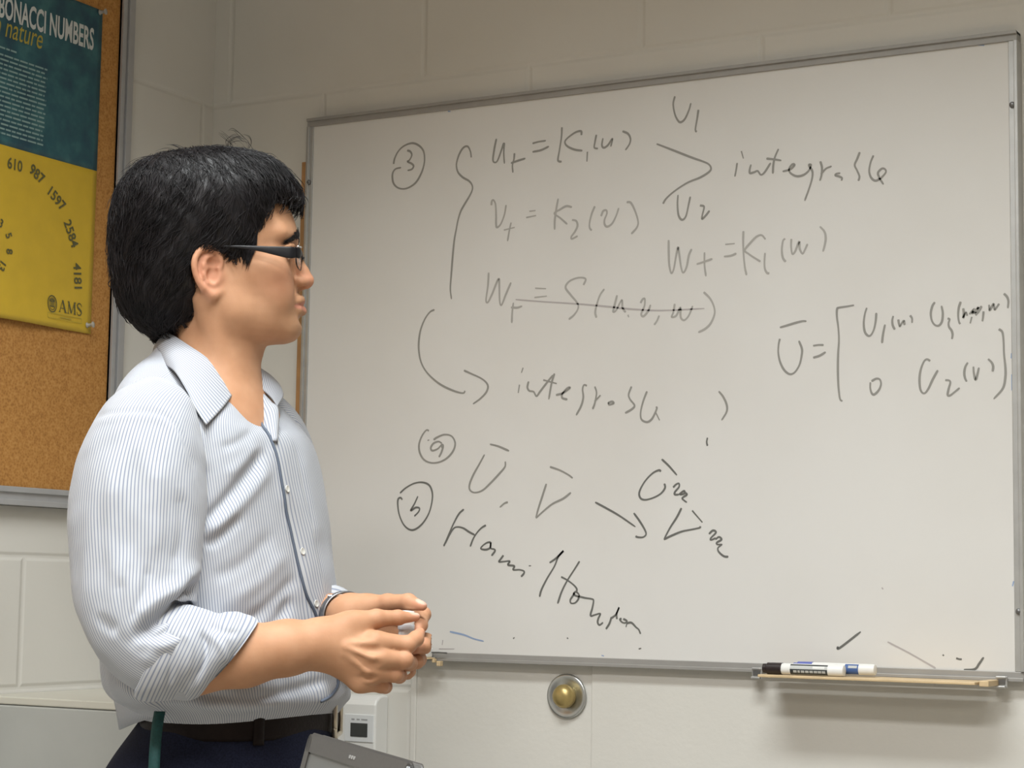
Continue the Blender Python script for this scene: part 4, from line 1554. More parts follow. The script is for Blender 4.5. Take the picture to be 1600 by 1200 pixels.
def grid_object(name, P, mat, parent, wrap=True, uv=None, thick=0.0, cap=False, flip=False):
    nu, nv = P.shape[:2]
    I = np.arange(nu * nv).reshape(nu, nv)
    J = np.roll(I, -1, 1) if wrap else I[:, 1:]
    A_ = I if wrap else I[:, :-1]
    q = np.stack([A_[:-1], J[:-1], J[1:], A_[1:]], -1).reshape(-1, 4)
    if flip:
        q = q[:, ::-1]
    me = mesh_np(name, P.reshape(-1, 3), q)
    if uv is not None:
        U = uv[0]
        lay = me.uv_layers.new(name='cloth')
        li = np.zeros(len(me.loops), np.int32)
        me.loops.foreach_get('vertex_index', li)
        u = np.asarray(U).reshape(-1)[li]
        v = np.asarray(uv[1]).reshape(-1)[li]
        if wrap:                          # last column wraps to the first
            per = uv[2]
            uu = u.reshape(-1, 4)
            hi = uu.max(1, keepdims=True)
            uu = np.where(hi - uu > per * 0.5, uu + per, uu)
            u = uu.reshape(-1)
        lay.data.foreach_set('uv', np.stack([u, v], 1).astype(np.float32).ravel())
    o = link(name, me, mat, parent, True)
    if thick:
        s = o.modifiers.new('thick', 'SOLIDIFY')
        s.thickness = thick
        s.offset = -1
    return o


def striped(name, pitch=0.0039, duty=0.36, base=(0.455, 0.470, 0.50), line=(0.215, 0.240, 0.315)):
    k = NT(name)
    uvn = k.n('ShaderNodeUVMap', uv_map='cloth')
    s = k.n('ShaderNodeSeparateXYZ')
    k.l(uvn, 'UV', s, 'Vector')
    tc = k.n('ShaderNodeTexCoord')
    m = k.n('ShaderNodeMath')
    m.operation = 'DIVIDE'
    m.inputs[1].default_value = pitch
    k.l(s, 'X', m, 0)
    f = k.n('ShaderNodeMath')
    f.operation = 'FRACT'
    k.l(m, 0, f, 0)
    r = k.ramp(f, 0, [(0.0, line), (duty * 0.62, line), (duty, base), (0.93, base), (1.0, line)])
    nz = k.n('ShaderNodeTexNoise')
    nz.inputs['Scale'].default_value = 900
    k.l(tc, 'Object', nz, 'Vector')
    mx = k.n('ShaderNodeMix')
    mx.data_type = 'RGBA'
    mx.blend_type = 'MULTIPLY'
    mx.inputs[0].default_value = 0.25
    k.l(r, 'Color', mx, 6)
    k.l(nz, 'Color', mx, 7)
    k.t.links.new(r.outputs['Color'], k.b.inputs['Base Color'])
    k.b.inputs['Roughness'].default_value = 0.85
    k.b.inputs['Specular IOR Level'].default_value = 0.2
    k.b.inputs['Sheen Weight'].default_value = 0.15
    bp = k.n('ShaderNodeBump')
    bp.inputs['Strength'].default_value = 0.15
    bp.inputs['Distance'].default_value = 0.0006
    k.l(nz, 'Fac', bp, 'Height')
    k.l(bp, 'Normal', k.b, 'Normal')
    return k.m


M['stripe'] = striped('pin striped cotton')
M['trim'] = simple('navy piping', (0.085, 0.105, 0.145), 0.7)

# ------------------------------------------------------------------ shirt body
# rows: (picture height of the axis, its picture x, front, back, half width, tilt, neckline dip)
ROWS = [(1140, 377, .090, .090, .134, 0, 0), (1120, 377, .098, .098, .142, 0, 0), (1103, 373, .111, .112, .152, 0, 0), (1090, 366, .123, .125, .164, 0, 0), (1072, 360, .127, .131, .168, 0, 0),
        (1045, 356, .126, .130, .168, 0, 0), (1000, 353, .123, .128, .169, 0, 0), (950, 350, .121, .131, .170, 0, 0), (900, 349, .116, .124, .171, 0, 0),
        (850, 345, .112, .118, .172, 0, 0), (800, 342, .108, .112, .173, 0, 0), (750, 338, .104, .106, .172, .02, 0), (710, 335, .100, .100, .169, .06, 0),
        (680, 332, .097, .095, .164, .12, 0), (655, 330, .093, .089, .154, .20, .002), (634, 329, .087, .083, .138, .30, .004), (617, 329, .080, .077, .118, .38, .006),
        (602, 329, .074, .071, .098, .44, .009), (589, 329, .069, .066, .080, .48, .011), (577, 329, .064, .062, .068, .50, .012)]
R_ = np.array(ROWS, float)
NT_, NP_ = 250, 260
tt = np.linspace(0, len(R_) - 1, NT_)
cr = smooth_curve(R_, 12)
rows = np.stack([np.interp(tt, np.linspace(0, len(R_) - 1, len(cr)), cr[:, c]) for c in range(7)], 1)
ph = np.linspace(-PI, PI, NP_, endpoint=False)              # 0 = front, +90 deg = his left (away from us)
cph, sph = np.cos(ph), np.sin(ph)
AX = np.array([Q(r[1], r[0]) for r in rows])
nn = 2.35
cc = np.sign(cph) * np.abs(cph) ** (2 / nn)
ss = np.sign(sph) * np.abs(sph) ** (2 / nn)
fb = np.where(cph[None] > 0, rows[:, 2:3], rows[:, 3:4])
TOR = AX[:, None] + (fb * cc)[..., None] * TF + (rows[:, 4:5] * ss)[..., None] * TL
TOR[..., 2] -= rows[:, 5:6] * (fb * cc) + rows[:, 6:7] * np.exp(-(ph[None] / 0.55) ** 2)
# flatten the shoulder region of the upper back, round shoulders slightly down at the sides
TN = grid_normals(TOR, True)
if (TN[100, :, :] * (TOR[100] - AX[100])).sum() < 0:
    TN = -TN
soft = vnoise(TOR, (9, 9, 6), 3.1) * 0.004 + vnoise(TOR, (22, 22, 11), 7.7) * 0.0030 + vnoise(TOR, (46, 46, 30), 1.3) * 0.0007
low = np.clip((1.10 - TOR[..., 2]) / 0.1, 0, 1)
gath = np.sin(ph[None] * 19 + vnoise(TOR, (6, 6, 9), 5.0) * 5) * 0.0016 * low
fade = np.clip((NT_ - 1 - np.arange(NT_)) / 40, 0, 1)[:, None] * np.clip((np.arange(NT_) - 18) / 45, 0, 1)[:, None]
TOR = TOR + TN * ((soft + gath) * fade)[..., None]
FOLDS_T = [([(314, 818), (345, 790), (385, 742), (414, 702)], -.0062, 9), ([(318, 836), (352, 812), (396, 765), (420, 728)], .0040, 10), ([(318, 852), (345, 838), (378, 806)], -.0048, 8),
           ([(268, 646), (288, 690), (306, 735)], -.0060, 8), ([(300, 640), (312, 690), (322, 740)], .0035, 10), ([(330, 905), (380, 880), (430, 830)], -.0025, 12),
           ([(360, 940), (410, 905), (448, 862)], .0026, 12), ([(385, 975), (430, 935), (462, 900)], -.0030, 9), ([(455, 930), (440, 965), (410, 985)], -.0034, 8),
           ([(420, 690), (436, 742), (446, 800)], .0024, 8), ([(470, 700), (486, 780), (498, 850)], .0022, 9), ([(340, 960), (400, 965), (470, 945)], -.0030, 14),
           ([(230, 1100), (300, 1085), (380, 1092)], -.0036, 10), ([(390, 1096), (450, 1080), (520, 1060)], -.0034, 9), ([(300, 1100), (360, 1108), (430, 1100)], .0036, 9),
           ([(180, 1060), (210, 1085), (250, 1098)], .0040, 11), ([(345, 700), (372, 690), (400, 668)], -.0022, 8), ([(352, 745), (380, 722), (402, 690)], .0022, 9)]
TOR = apply_folds(TOR, TN, FOLDS_T)
shirt_uv = (np.broadcast_to(ph[None] * 0.148, TOR.shape[:2]), np.broadcast_to(np.arange(NT_)[:, None] * 0.003, TOR.shape[:2]), 2 * PI * 0.148)
shirt = grid_object('shirt', TOR, M['stripe'], person, True, shirt_uv, flip=False)
shirt['label'] = 'white shirt with fine blue grey stripes'

TPX = to_px(TOR)
TNN = grid_normals(TOR, True)
if (TNN[100] * (TOR[100] - AX[100])).sum() < 0:
    TNN = -TNN


def torso_at(row, phi, off=0.0):
    r = np.clip(row, 0, NT_ - 1.001)
    c = ((phi + PI) / (2 * PI) * NP_) % NP_
    i, j = int(r), int(c)
    a, b = r - i, c - j
    j2 = (j + 1) % NP_

    def mixg(G):
        return (G[i, j] * (1 - b) + G[i, j2] * b) * (1 - a) + (G[i + 1, j] * (1 - b) + G[i + 1, j2] * b) * a
    n = mixg(TNN)
    return mixg(TOR) + n / np.linalg.norm(n) * off


def find_torso(px, py):
    """row and angle of the front surface point seen at a measured picture position"""
    m = (np.abs(ph) < 1.75)
    d = np.linalg.norm(TPX[:, m] - np.array((px, py)), axis=-1)
    cam_l = np.array((-A0, -B0, CAM_POS[2]))
    vis = (TNN[:, m] * (cam_l - TOR[:, m])).sum(-1) > 0
    d = np.where(vis, d, 1e6)
    i, j = np.unravel_index(np.argmin(d), d.shape)
    return float(i), float(ph[m][j])


# placket: a folded strip with a navy edge, following the measured line of the opening
EDGE = [(404, 650), (411, 668), (431, 716), (445, 776), (456, 840), (475, 920), (495, 965), (508, 1010), (524, 1048), (527, 1070), (516, 1088), (502, 1096)]
er = np.array([find_torso(*p) for p in EDGE])
ec = smooth_curve(er, 10)
PW_ = 0.22


def strip_between(c, p0, p1, off, n=9):
    G = np.zeros((len(c), n, 3))
    for i, (r, f) in enumerate(c):
        for j in range(n):
            w = j / (n - 1)
            e = off * (1.0 if 0 < j < n - 1 else 0.15)
            G[i, j] = torso_at(r, f + p0 + (p1 - p0) * w, e)
    return G


PG = strip_between(ec, 0.0, PW_, 0.0022)
uvp = (np.broadcast_to(np.linspace(0, 0.03, 9)[None], PG.shape[:2]), np.broadcast_to(np.linspace(0, 0.4, len(ec))[:, None], PG.shape[:2]))
grid_object('placket', PG, M['stripe'], shirt, False, uvp, flip=True)
b = MB()
b.tube([tuple(torso_at(r, f - 0.004, 0.0012)) for r, f in ec], 0.0019, 8)
b.build('placket_edge', M['trim'], shirt, smooth=True, label='dark navy edge of the shirt placket')
m_button = simple('pearl button', (0.60, 0.60, 0.57), 0.35)


def button(p, nrm, r=0.0046):
    b = MB()
    b.lathe([(r * 0.5, 0.0), (r, 0.0004), (r, 0.0009), (r * 0.86, 0.0013), (r * 0.7, 0.0009), (r * 0.05, 0.0008)], p, nrm, 20)
    return b.build('button', m_button, shirt, auto=0.7)


for px_, py_ in ((420, 667), (447, 766), (468, 862), (492, 945), (514, 1020)):
    r, f = find_torso(px_, py_)
    p = torso_at(r, f, 0.0022)
    j = int(((f + PI) / (2 * PI) * NP_)) % NP_
    button(p, TNN[int(r), j])

# ------------------------------------------------------------------ sleeves


def tube_grid(path, ra, rb, na=150, nc=96, refup=(0, 1, 0), twist=0.0):
    """loft along a path; ra = radius in the view plane, rb = radius in depth"""
    P = smooth_curve(np.array(path, float), 10)
    s = np.linspace(0, 1, len(P))
    t = np.linspace(0, 1, na)
    C = np.stack([np.interp(t, s, P[:, i]) for i in range(3)], 1)
    k = np.linspace(0, 1, len(ra))
    A_ = np.interp(t, s, smooth_curve(np.stack([ra, rb], 1), 10)[:, 0]) if len(ra) == len(path) else np.interp(t, k, ra)
    B_ = np.interp(t, s, smooth_curve(np.stack([ra, rb], 1), 10)[:, 1]) if len(ra) == len(path) else np.interp(t, k, rb)
    T = np.gradient(C, axis=0)
    for _ in range(8):                                 # soften turns so rings do not cross
        T[1:-1] = (T[:-2] + 2 * T[1:-1] + T[2:]) / 4
    T /= np.linalg.norm(T, axis=1)[:, None]
    D = np.array(refup, float)[None] - T * (T @ np.array(refup, float))[:, None]
    D /= np.linalg.norm(D, axis=1)[:, None]
    W = np.cross(T, D)
    th = np.linspace(0, 2 * PI, nc, endpoint=False) + twist
    G = C[:, None] + (np.cos(th)[None] * B_[:, None])[..., None] * D[:, None] + (np.sin(th)[None] * A_[:, None])[..., None] * W[:, None]
    return G, C, T, th


def finish_sleeve(name, G, C, folds, seed, parent, amp=1.0, stripe_along=True, radius=0.07, length=0.5, thick=0.0, fine=1.0):
    N = grid_normals(G, True)
    if (N[len(N) // 2] * (G[len(N) // 2] - C[len(N) // 2])).sum() < 0:
        N = -N
    nz = vnoise(G, (10, 10, 7), seed) * 0.005 + vnoise(G, (26, 26, 14), seed + 4) * 0.0036 * fine + vnoise(G, (60, 60, 40), seed + 9) * 0.0008 * fine
    G = G + N * (nz * amp)[..., None]
    G = apply_folds(G, N, folds)
    na, nc = G.shape[:2]
    th = np.linspace(0, 2 * PI, nc, endpoint=False)
    ln = np.concatenate([[0], np.cumsum(np.linalg.norm(np.diff(G, axis=0), axis=-1).mean(1))])
    if stripe_along:
        uv = (np.broadcast_to(th[None] * radius, (na, nc)), np.broadcast_to(ln[:, None], (na, nc)), 2 * PI * radius)
    else:
        uv = (np.broadcast_to(ln[:, None], (na, nc)), np.broadcast_to(th[None] * radius, (na, nc)), 1e6)
    return grid_object(name, G, M['stripe'], parent, True, uv, thick)


# near (right) sleeve
path = [Q(268, 628, -.100), Q(250, 645, -.124), Q(230, 683, -.149), Q(216, 745, -.165), Q(213, 800, -.172), Q(213, 870, -.182), Q(214, 935, -.192), Q(226, 984, -.200), Q(256, 1013, -.203), Q(285, 1026, -.198), Q(315, 1028, -.194)]
ra = [.026, .050, .0675, .0760, .0785, .0750, .0690, .0605, .0530, .0500, .0460]
rb = [.026, .046, .059, .066, .068, .066, .064, .060, .055, .050, .046]
G, C, T, th = tube_grid(path, ra, rb, 190, 150)
SEAM = [(128, 664), (160, 648), (205, 642), (250, 646), (276, 666), (298, 715), (312, 765)]
FOLDS_R = [(SEAM, -.0022, 3.5), ([(x - 2, y + 9) for x, y in SEAM], .0012, 6), ([(308, 905), (288, 940), (250, 968), (208, 1000)], -.0130, 9), ([(312, 880), (280, 915), (240, 940), (200, 975)], .0060, 13), ([(170, 985), (205, 1012), (240, 1038)], .0035, 10),
           ([(150, 960), (190, 1000), (232, 1030)], -.0036, 9), ([(212, 700), (205, 790), (200, 880)], -.0030, 14), ([(245, 720), (248, 800), (240, 880)], .0030, 12), ([(178, 740), (172, 830), (180, 920)], .0026, 12),
           ([(280, 760), (286, 830), (270, 890)], -.0032, 10), ([(232, 880), (225, 930), (200, 975)], -.0036, 8), ([(190, 900), (186, 950), (176, 990)], -.0030, 8), ([(225, 1000), (262, 985), (300, 950)], -.0045, 7), ([(240, 1015), (280, 1000), (318, 962)], .0040, 9)]
finish_sleeve('sleeve', G, C, FOLDS_R, 2.0, shirt, 1.0, True, 0.070, 0.5)
# shoulder seam of the yoke and armhole: a welt where the sleeve is sewn in
# rolled cuff: two turns of cloth around the forearm, cut slanting


def cuff(path, ra, rb, slant, folds, seed, label=None, na=90, nc=110):
    G, C, T, th = tube_grid(path, ra, rb, na, nc)
    up = (G - C[:, None])[..., 2:3]
    up = up / np.maximum(np.abs(up).max(1, keepdims=True), 1e-6) * 0.05
    w = np.clip(np.linspace(0.1, 1.5, na), 0, 1)[:, None, None]
    ax_ = np.array(path[4]) - np.array(path[0])
    ax_ /= np.linalg.norm(ax_)
    G = G + ax_ * up * slant * w
    return finish_sleeve('cuff', G, C, folds, seed, shirt, 0.8, False, 0.05, 0.125, 0, 0.9)


cp = [Q(236, 1012, -.204), Q(246, 1014, -.2035), Q(262, 1019, -.2025), Q(285, 1023, -.200), Q(308, 1025, -.197), Q(322, 1025, -.195), Q(336, 1025, -.193), Q(349, 1024, -.191), Q(354, 1024, -.190), Q(348, 1024, -.191), Q(330, 1024, -.193)]
cuff(cp, [.046, .0535, .0575, .0560, .0530, .0555, .0560, .0520, .0455, .0400, .0370], [.044, .052, .056, .055, .052, .054, .054, .050, .044, .039, .037], 0.62,
     [([(262, 980), (268, 1030), (262, 1080)], -.0030, 5), ([(318, 985), (322, 1020), (305, 1068)], -.0050, 5), ([(322, 985), (345, 1010), (352, 1040)], .0035, 7), ([(330, 975), (345, 985), (372, 990)], -.0030, 5), ([(285, 985), (298, 1010), (292, 1060)], .0030, 8)], 6.0)
# far (left) sleeve, mostly hidden, and its cuff
path = [Q(365, 655, .070), Q(405, 680, .120), Q(424, 740, .150), Q(430, 830, .158), Q(430, 920, .155), Q(432, 975, .140), Q(450, 996, .105), Q(470, 988, .075)]
G, C, T, th = tube_grid(path, [.050, .060, .064, .066, .062, .058, .052, .048], [.050, .060, .064, .066, .062, .058, .052, .048], 90, 60, (1, 0, 0))
finish_sleeve('sleeve', G, C, [], 12.0, shirt, 1.0, True, 0.066, 0.5)
path = [Q(462, 992, .090), Q(478, 985, .068), Q(496, 977, .040), Q(510, 971, .016), Q(514, 970, .010), Q(508, 972, .018), Q(496, 977, .036)]
G, C, T, th = tube_grid(path, [.048, .052, .050, .048, .043, .037, .034], [.048, .052, .050, .048, .043, .037, .034], 50, 60, (1, 0, 0))
finish_sleeve('cuff', G, C, [], 15.0, shirt, 0.6, False, 0.05, 0.1)

# ------------------------------------------------------------------ collar


def over_shirt(px, py, lift=0.006, cap=-0.06):
    d = np.linalg.norm(TPX - np.array((px, py)), axis=-1)
    m = d < 9
    return Q(px, py, min(TOR[..., 1][m].min() - lift if m.any() else 0.0, cap))


TOPE = [Q(330, 548, .062), Q(285, 535, .050), Q(256, 524, .016), Q(262, 523, -.022), Q(290, 540, -.050), Q(324, 562, -.058), Q(350, 586, -.052), Q(370, 606, -.040)]
LOWE = [Q(330, 575, .088), Q(275, 572, .080), Q(240, 562, .028), Q(249, 566, -.034), over_shirt(272, 580, .006, -.07), over_shirt(292, 610, .007, -.085), over_shirt(306, 637, .007, -.09), over_shirt(323, 663, .006, -.09)]
tc_ = smooth_curve(np.array(TOPE), 8)
lc_ = smooth_curve(np.array(LOWE), 8)
NV = 16


def collar_leaf(tc_, lc_, name, bulge=0.006, stand=0.03, sgn=1.0):
    ctr = Q(332, 590)
    rowsG = []
    # inner stand (down inside), roll over the top, then the fall to the lower edge
    for a, c in zip(tc_, lc_):
        out = a - ctr
        out[2] = 0
        out /= np.linalg.norm(out) + 1e-9
        r = []
        for s in np.linspace(1, 0, 6):
            r.append(a - out * 0.0045 - UPV * stand * s - out * 0.001 * s)
        for an in np.linspace(0.25 * PI, 0.9 * PI, 4):
            r.append(a - out * 0.0022 * (1 + math.cos(an)) + UPV * 0.0024 * math.sin(an))
        for s in np.linspace(0.04, 1, NV):
            p = a * (1 - s) + c * s + out * bulge * math.sin(PI * s) * 0.9
            r.append(p)
        rowsG.append(r)
    G = np.array(rowsG)
    na, nc = G.shape[:2]
    uv = (np.broadcast_to(np.linspace(0, 0.108, nc)[None], (na, nc)), np.broadcast_to(np.linspace(0, .2, na)[:, None], (na, nc)))
    o = grid_object(name, G, M['stripe'], shirt, False, uv, 0.0018)
    return o


collar_leaf(tc_, lc_, 'collar')
TOPL = [Q(330, 548, .062), Q(366, 556, .064), Q(394, 570, .044), Q(405, 580, .018), Q(402, 604, -.004)]
LOWL = [Q(330, 575, .088), Q(378, 580, .094), Q(425, 592, .072), Q(441, 616, .030), Q(432, 636, -.006)]
collar_leaf(smooth_curve(np.array(TOPL), 8), smooth_curve(np.array(LOWL), 8), 'collar', 0.004, 0.02)
# band under the collar with its open button, and the far front edge turned out
BAND = [Q(352, 598, -.050), Q(366, 612, -.044), Q(380, 628, -.040), Q(394, 642, -.042)]
BAND2 = [Q(344, 630, -.066), Q(356, 640, -.062), Q(370, 650, -.058), Q(388, 656, -.056)]
ba, bb = smooth_curve(np.array(BAND), 8), smooth_curve(np.array(BAND2), 8)
G = np.stack([ba + (bb - ba) * s - np.array((0.002, 0.006, 0)) * math.sin(PI * s) for s in np.linspace(0, 1, 10)], 1)
uv = (np.broadcast_to(np.linspace(0, .05, len(ba))[:, None], G.shape[:2]), np.broadcast_to(np.linspace(0, .03, 10)[None], G.shape[:2]))
grid_object('collar_band', G, M['stripe'], shirt, False, uv, 0.0018)
button(Q(371, 622, -.0545), (0.25, -0.95, 0.15), 0.0055)
LAP = [Q(396, 612, -.004), Q(400, 632, -.016), Q(407, 655, -.030), Q(420, 690, -.052)]
LAP2 = [Q(410, 616, .000), Q(424, 630, -.010), Q(434, 642, -.018), Q(432, 690, -.046)]
ba, bb = smooth_curve(np.array(LAP), 8), smooth_curve(np.array(LAP2), 8)
G = np.stack([ba + (bb - ba) * s + np.array((0.004, -0.006, 0)) * math.sin(PI * s) for s in np.linspace(0, 1, 10)], 1)
uv = (np.broadcast_to(np.linspace(0, .03, 10)[None], G.shape[:2]), np.broadcast_to(np.linspace(0, .1, len(ba))[:, None], G.shape[:2]))
grid_object('lapel', G, M['stripe'], shirt, False, uv, 0.0018)

# shirt tail hanging out a little at the back
TAIL = [(176, 1078), (184, 1110), (190, 1140)]
a_ = np.array([Q(174, 1070, .02), Q(182, 1105, .012), Q(188, 1140, .004)])
b_ = np.array([Q(206, 1085, -.090), Q(214, 1112, -.092), Q(218, 1128, -.090)])
c_ = np.array([Q(262, 1098, -.128), Q(262, 1112, -.128), Q(258, 1116, -.126)])
G = np.stack([smooth_curve(np.array([a_[i], b_[i], c_[i]]), 8) for i in range(3)], 0)
uv = (np.broadcast_to(np.linspace(0, .12, G.shape[1])[None], G.shape[:2]), np.broadcast_to(np.linspace(0, .1, 3)[:, None], G.shape[:2]))
grid_object('shirt_tail', G, M['stripe'], shirt, False, uv, 0.0015)

# ------------------------------------------------------------------ trousers, belt, strap, shoes
k = NT('navy cloth')
tc = k.n('ShaderNodeTexCoord')
nz = k.n('ShaderNodeTexNoise')
nz.inputs['Scale'].default_value = 500
k.l(tc, 'Object', nz, 'Vector')
r = k.ramp(nz, 'Fac', [(0.3, (0.005, 0.006, 0.016)), (0.7, (0.011, 0.014, 0.032))])
k.l(r, 'Color', k.b, 'Base Color')
k.b.inputs['Roughness'].default_value = 0.85
k.b.inputs['Specular IOR Level'].default_value = 0.15
M['navy'] = k.m
HIP = Q(377, 1130)
TR = Field((ladder([(-0.26, 0.006), (0.30, None)]), ladder([(-0.30, 0.006), (0.30, None)]), ladder([(0.0, 0.008), (1.02, None)])))


def hp(f, l, z):
    return np.array((HIP[0], HIP[1], 0)) + TF * f + TL * l + UPV * z


TR.ellipsoid(hp(0.0, 0, 0.975), (0.098, 0.137, 0.16), [TF, TL, UPV], 0)
TR.ellipsoid(hp(-0.045, 0, 0.875), (0.125, 0.168, 0.13), [TF, TL, UPV], 0.05)
TR.ellipsoid(hp(0.0, 0, 0.86), (0.125, 0.172, 0.15), [TF, TL, UPV], 0.05)
for s in (-1, 1):
    TR.chain([hp(0.0, 0.085 * s, 0.84), hp(0.012, 0.095 * s, 0.50), hp(-0.005, 0.10 * s, 0.045)], [0.105, 0.078, 0.072], 0.03)
TR.D = np.maximum(TR.D, np.broadcast_to((0.03 - TR.ax[2])[None, None], TR.D.shape))
TR.D = np.maximum(TR.D, np.broadcast_to((TR.ax[2] - 1.009)[None, None], TR.D.shape))
V, F = TR.mesh()
V = relax(V, F, 3, 0.5)
trousers = link('trousers', mesh_np('trousers', V, F), M['navy'], person, True)
# waistband, side pocket welt, crease
ring = []
for a in np.linspace(-PI, PI, 72, endpoint=False):
    c, s = math.cos(a), math.sin(a)
    ring.append((np.sign(c) * abs(c) ** .88, np.sign(s) * abs(s) ** .88))
ring = np.array(ring)


def hip_band(z0, z1, f, w, name, mat, parent, a0=None, a1=None, n=7, th=0.0035):
    G = []
    for i in range(n):
        z = z0 + (z1 - z0) * i / (n - 1)
        e = 0.0015 * math.sin(PI * i / (n - 1))
        G.append([hp((f + e) * c, (w + e) * s, z) for c, s in ring])
    G = np.array(G)
    return grid_object(name, G, mat, parent, True, None, th)


m_belt = simple('dark brown leather', (0.009, 0.0055, 0.005), 0.55, 0.0, 0.12, noise_amt=0.15, noise_scale=40, bump=0.25, bump_scale=250)
belt = hip_band(0.977, 1.012, 0.1015, 0.1405, 'belt', m_belt, person, th=0.004)
bx_ = lambda a: (np.sign(math.cos(a)) * abs(math.cos(a)) ** .88, np.sign(math.sin(a)) * abs(math.sin(a)) ** .88)


def on_belt(a, z, off=0.0):
    c, s = bx_(a)
    return hp((0.1035 + off) * c, (0.1425 + off) * s, z)


# buckle frame near the far front
m_buckle = simple('brushed buckle metal', (0.60, 0.54, 0.44), 0.35, 0.85)
pts = [on_belt(0.32, 0.974, .004), on_belt(0.32, 1.017, .004), on_belt(0.95, 1.017, .005), on_belt(0.95, 0.974, .005), on_belt(0.32, 0.974, .004), on_belt(0.32, 0.985, .004)]
MB().tube([tuple(p) for p in pts], 0.0034, 8).build('buckle', m_buckle, belt, smooth=True, label='metal buckle')
# belt keeper
for nm, aa, ex in (('keeper', -0.62, 0.0018),):
    G = np.array([[on_belt(aa + d, z, ex - 0.0015 * abs(d) / 0.06) for d in np.linspace(-0.06, 0.06, 6)] for z in np.linspace(0.972, 1.015, 6)])
    grid_object(nm, G, m_belt if nm == 'keeper' else M['navy'], belt, False, None, 0.003)
# teal strap hanging from the hip pocket
m_teal = simple('teal webbing', (0.003, 0.050, 0.050), 0.7, noise_amt=0.2, noise_scale=300)
sp_ = np.array([Q(250, 1112, -.150), Q(246, 1135, -.158), Q(243, 1165, -.166), Q(241, 1200, -.172), Q(241, 1240, -.175), Q(246, 1270, -.174)])
sc_ = smooth_curve(sp_, 8)
G = np.stack([sc_ + np.array((w, -0.002 * (1 - (w / 0.006) ** 2), 0)) for w in np.linspace(-0.006, 0.006, 5)], 1)
grid_object('strap', G, m_teal, trousers, False, None, 0.0015).__setitem__('label', 'teal strap hanging at the hip')
m_shoe = simple('black leather', (0.018, 0.016, 0.016), 0.35)
SH = Field((ladder([(-0.22, 0.006), (0.36, None)]), ladder([(-0.32, 0.006), (0.26, None)]), ladder([(-0.006, 0.005), (0.13, None)])))
for s in (-1, 1):
    SH = Field((ladder([(-0.25, 0.006), (0.40, None)]), ladder([(-0.36, 0.006), (0.30, None)]), ladder([(-0.006, 0.005), (0.14, None)])))
    SH.ellipsoid(hp(-0.03, 0.10 * s, 0.045), (0.062, 0.042, 0.055), [TF, TL, UPV], 0.0)
    SH.ellipsoid(hp(0.07, 0.105 * s, 0.030), (0.115, 0.048, 0.042), [TF, TL, UPV], 0.04)
    SH.cone(hp(-0.01, 0.10 * s, 0.05), hp(-0.01, 0.10 * s, 0.10), 0.042, 0.044, 0.02)
    SH.D = np.maximum(SH.D, np.broadcast_to((0.0006 - SH.ax[2])[None, None], SH.D.shape))
    V, F = SH.mesh()
    link('shoe', mesh_np('shoe', relax(V, F, 2), F), m_shoe, person, True)

# ------------------------------------------------------------------ watch on the far wrist
wd = (Q(520, 968, 0.0) - WL)
wd /= np.linalg.norm(wd)
wc = WL + wd * 0.020
u_ = np.cross(wd, UPV)
u_ /= np.linalg.norm(u_)
v_ = np.cross(u_, wd)
G = []
for e, rr_ in ((-0.0075, .0292), (-0.006, .0305), (0, .031), (0.006, .0305), (0.0075, .0292)):
    G.append([wc + wd * e + (u_ * math.cos(a) + v_ * math.sin(a)) * rr_ for a in np.linspace(0, 2 * PI, 48, endpoint=False)])
watch = thing('watch', '', '', (0, 0, 0))
del watch['label'], watch['category']
watch.parent = person
grid_object('strap', np.array(G), simple('steel bracelet', (0.20, 0.20, 0.21), 0.35, 0.8), watch, True, None, 0.0015)
an = math.radians(262)
wp = wc + (u_ * math.cos(an) + v_ * math.sin(an)) * 0.030
wn = (u_ * math.cos(an) + v_ * math.sin(an))
MB().lathe([(0.0165, 0), (0.018, 0.002), (0.018, 0.006), (0.0155, 0.0085), (0.001, 0.0088)], tuple(wp), tuple(wn), 28).build('case', simple('polished steel', (0.75, 0.76, 0.78), 0.15, 1.0), watch, auto=0.6)

MB().box(-0.004, 0.004, -0.0035, 0.0035, -0.0015, 0.0015).build('clasp', simple('bright steel', (0.85, 0.86, 0.88), 0.2, 1.0), watch, bevel=0.001).location = tuple(wc + (u_ * math.cos(math.radians(125)) + v_ * math.sin(math.radians(125))) * 0.0315)

# ------------------------------------------------------------------ the marker between the hands
mk = Q(630, 1000, -.1155)
hm = thing('held_marker', 'short white marker held upright between the fingers of both hands', 'marker', tuple(ROOT + AD * mk[0] + BD * mk[1] + UPV * (mk[2] - 0.040)), (0, 0, YAW))
MB().lathe([(0.0065, 0), (0.0088, 0.002), (0.0088, 0.052), (0.0092, 0.0525), (0.0092, 0.072), (0.0080, 0.0745), (0.002, 0.075)], (0, 0, 0), (0.06, 0, 1), 24).build('barrel', M['white_plastic'], hm, auto=0.6)
MB().lathe([(0.0098, 0.0), (0.0100, 0.001), (0.0100, 0.006), (0.0094, 0.007)], (0.06 * 0.052, 0, 0.052), (0.06, 0, 1), 24).build('cap_ring', simple('pale grey ring', (0.62, 0.62, 0.64), 0.4), hm, auto=0.6)

# ================================================================== HAIR, BROWS, EYES, GLASSES
k = NT('black hair')
tc = k.n('ShaderNodeTexCoord')
nz = k.n('ShaderNodeTexNoise')
nz.inputs['Scale'].default_value = 60
k.l(tc, 'Object', nz, 'Vector')
r = k.ramp(nz, 'Fac', [(0.3, (0.0065, 0.0055, 0.0065)), (0.7, (0.015, 0.0125, 0.014))])
k.l(r, 'Color', k.b, 'Base Color')
k.b.inputs['Roughness'].default_value = 0.5
k.b.inputs['Specular IOR Level'].default_value = 0.3
M['hair'] = k.m


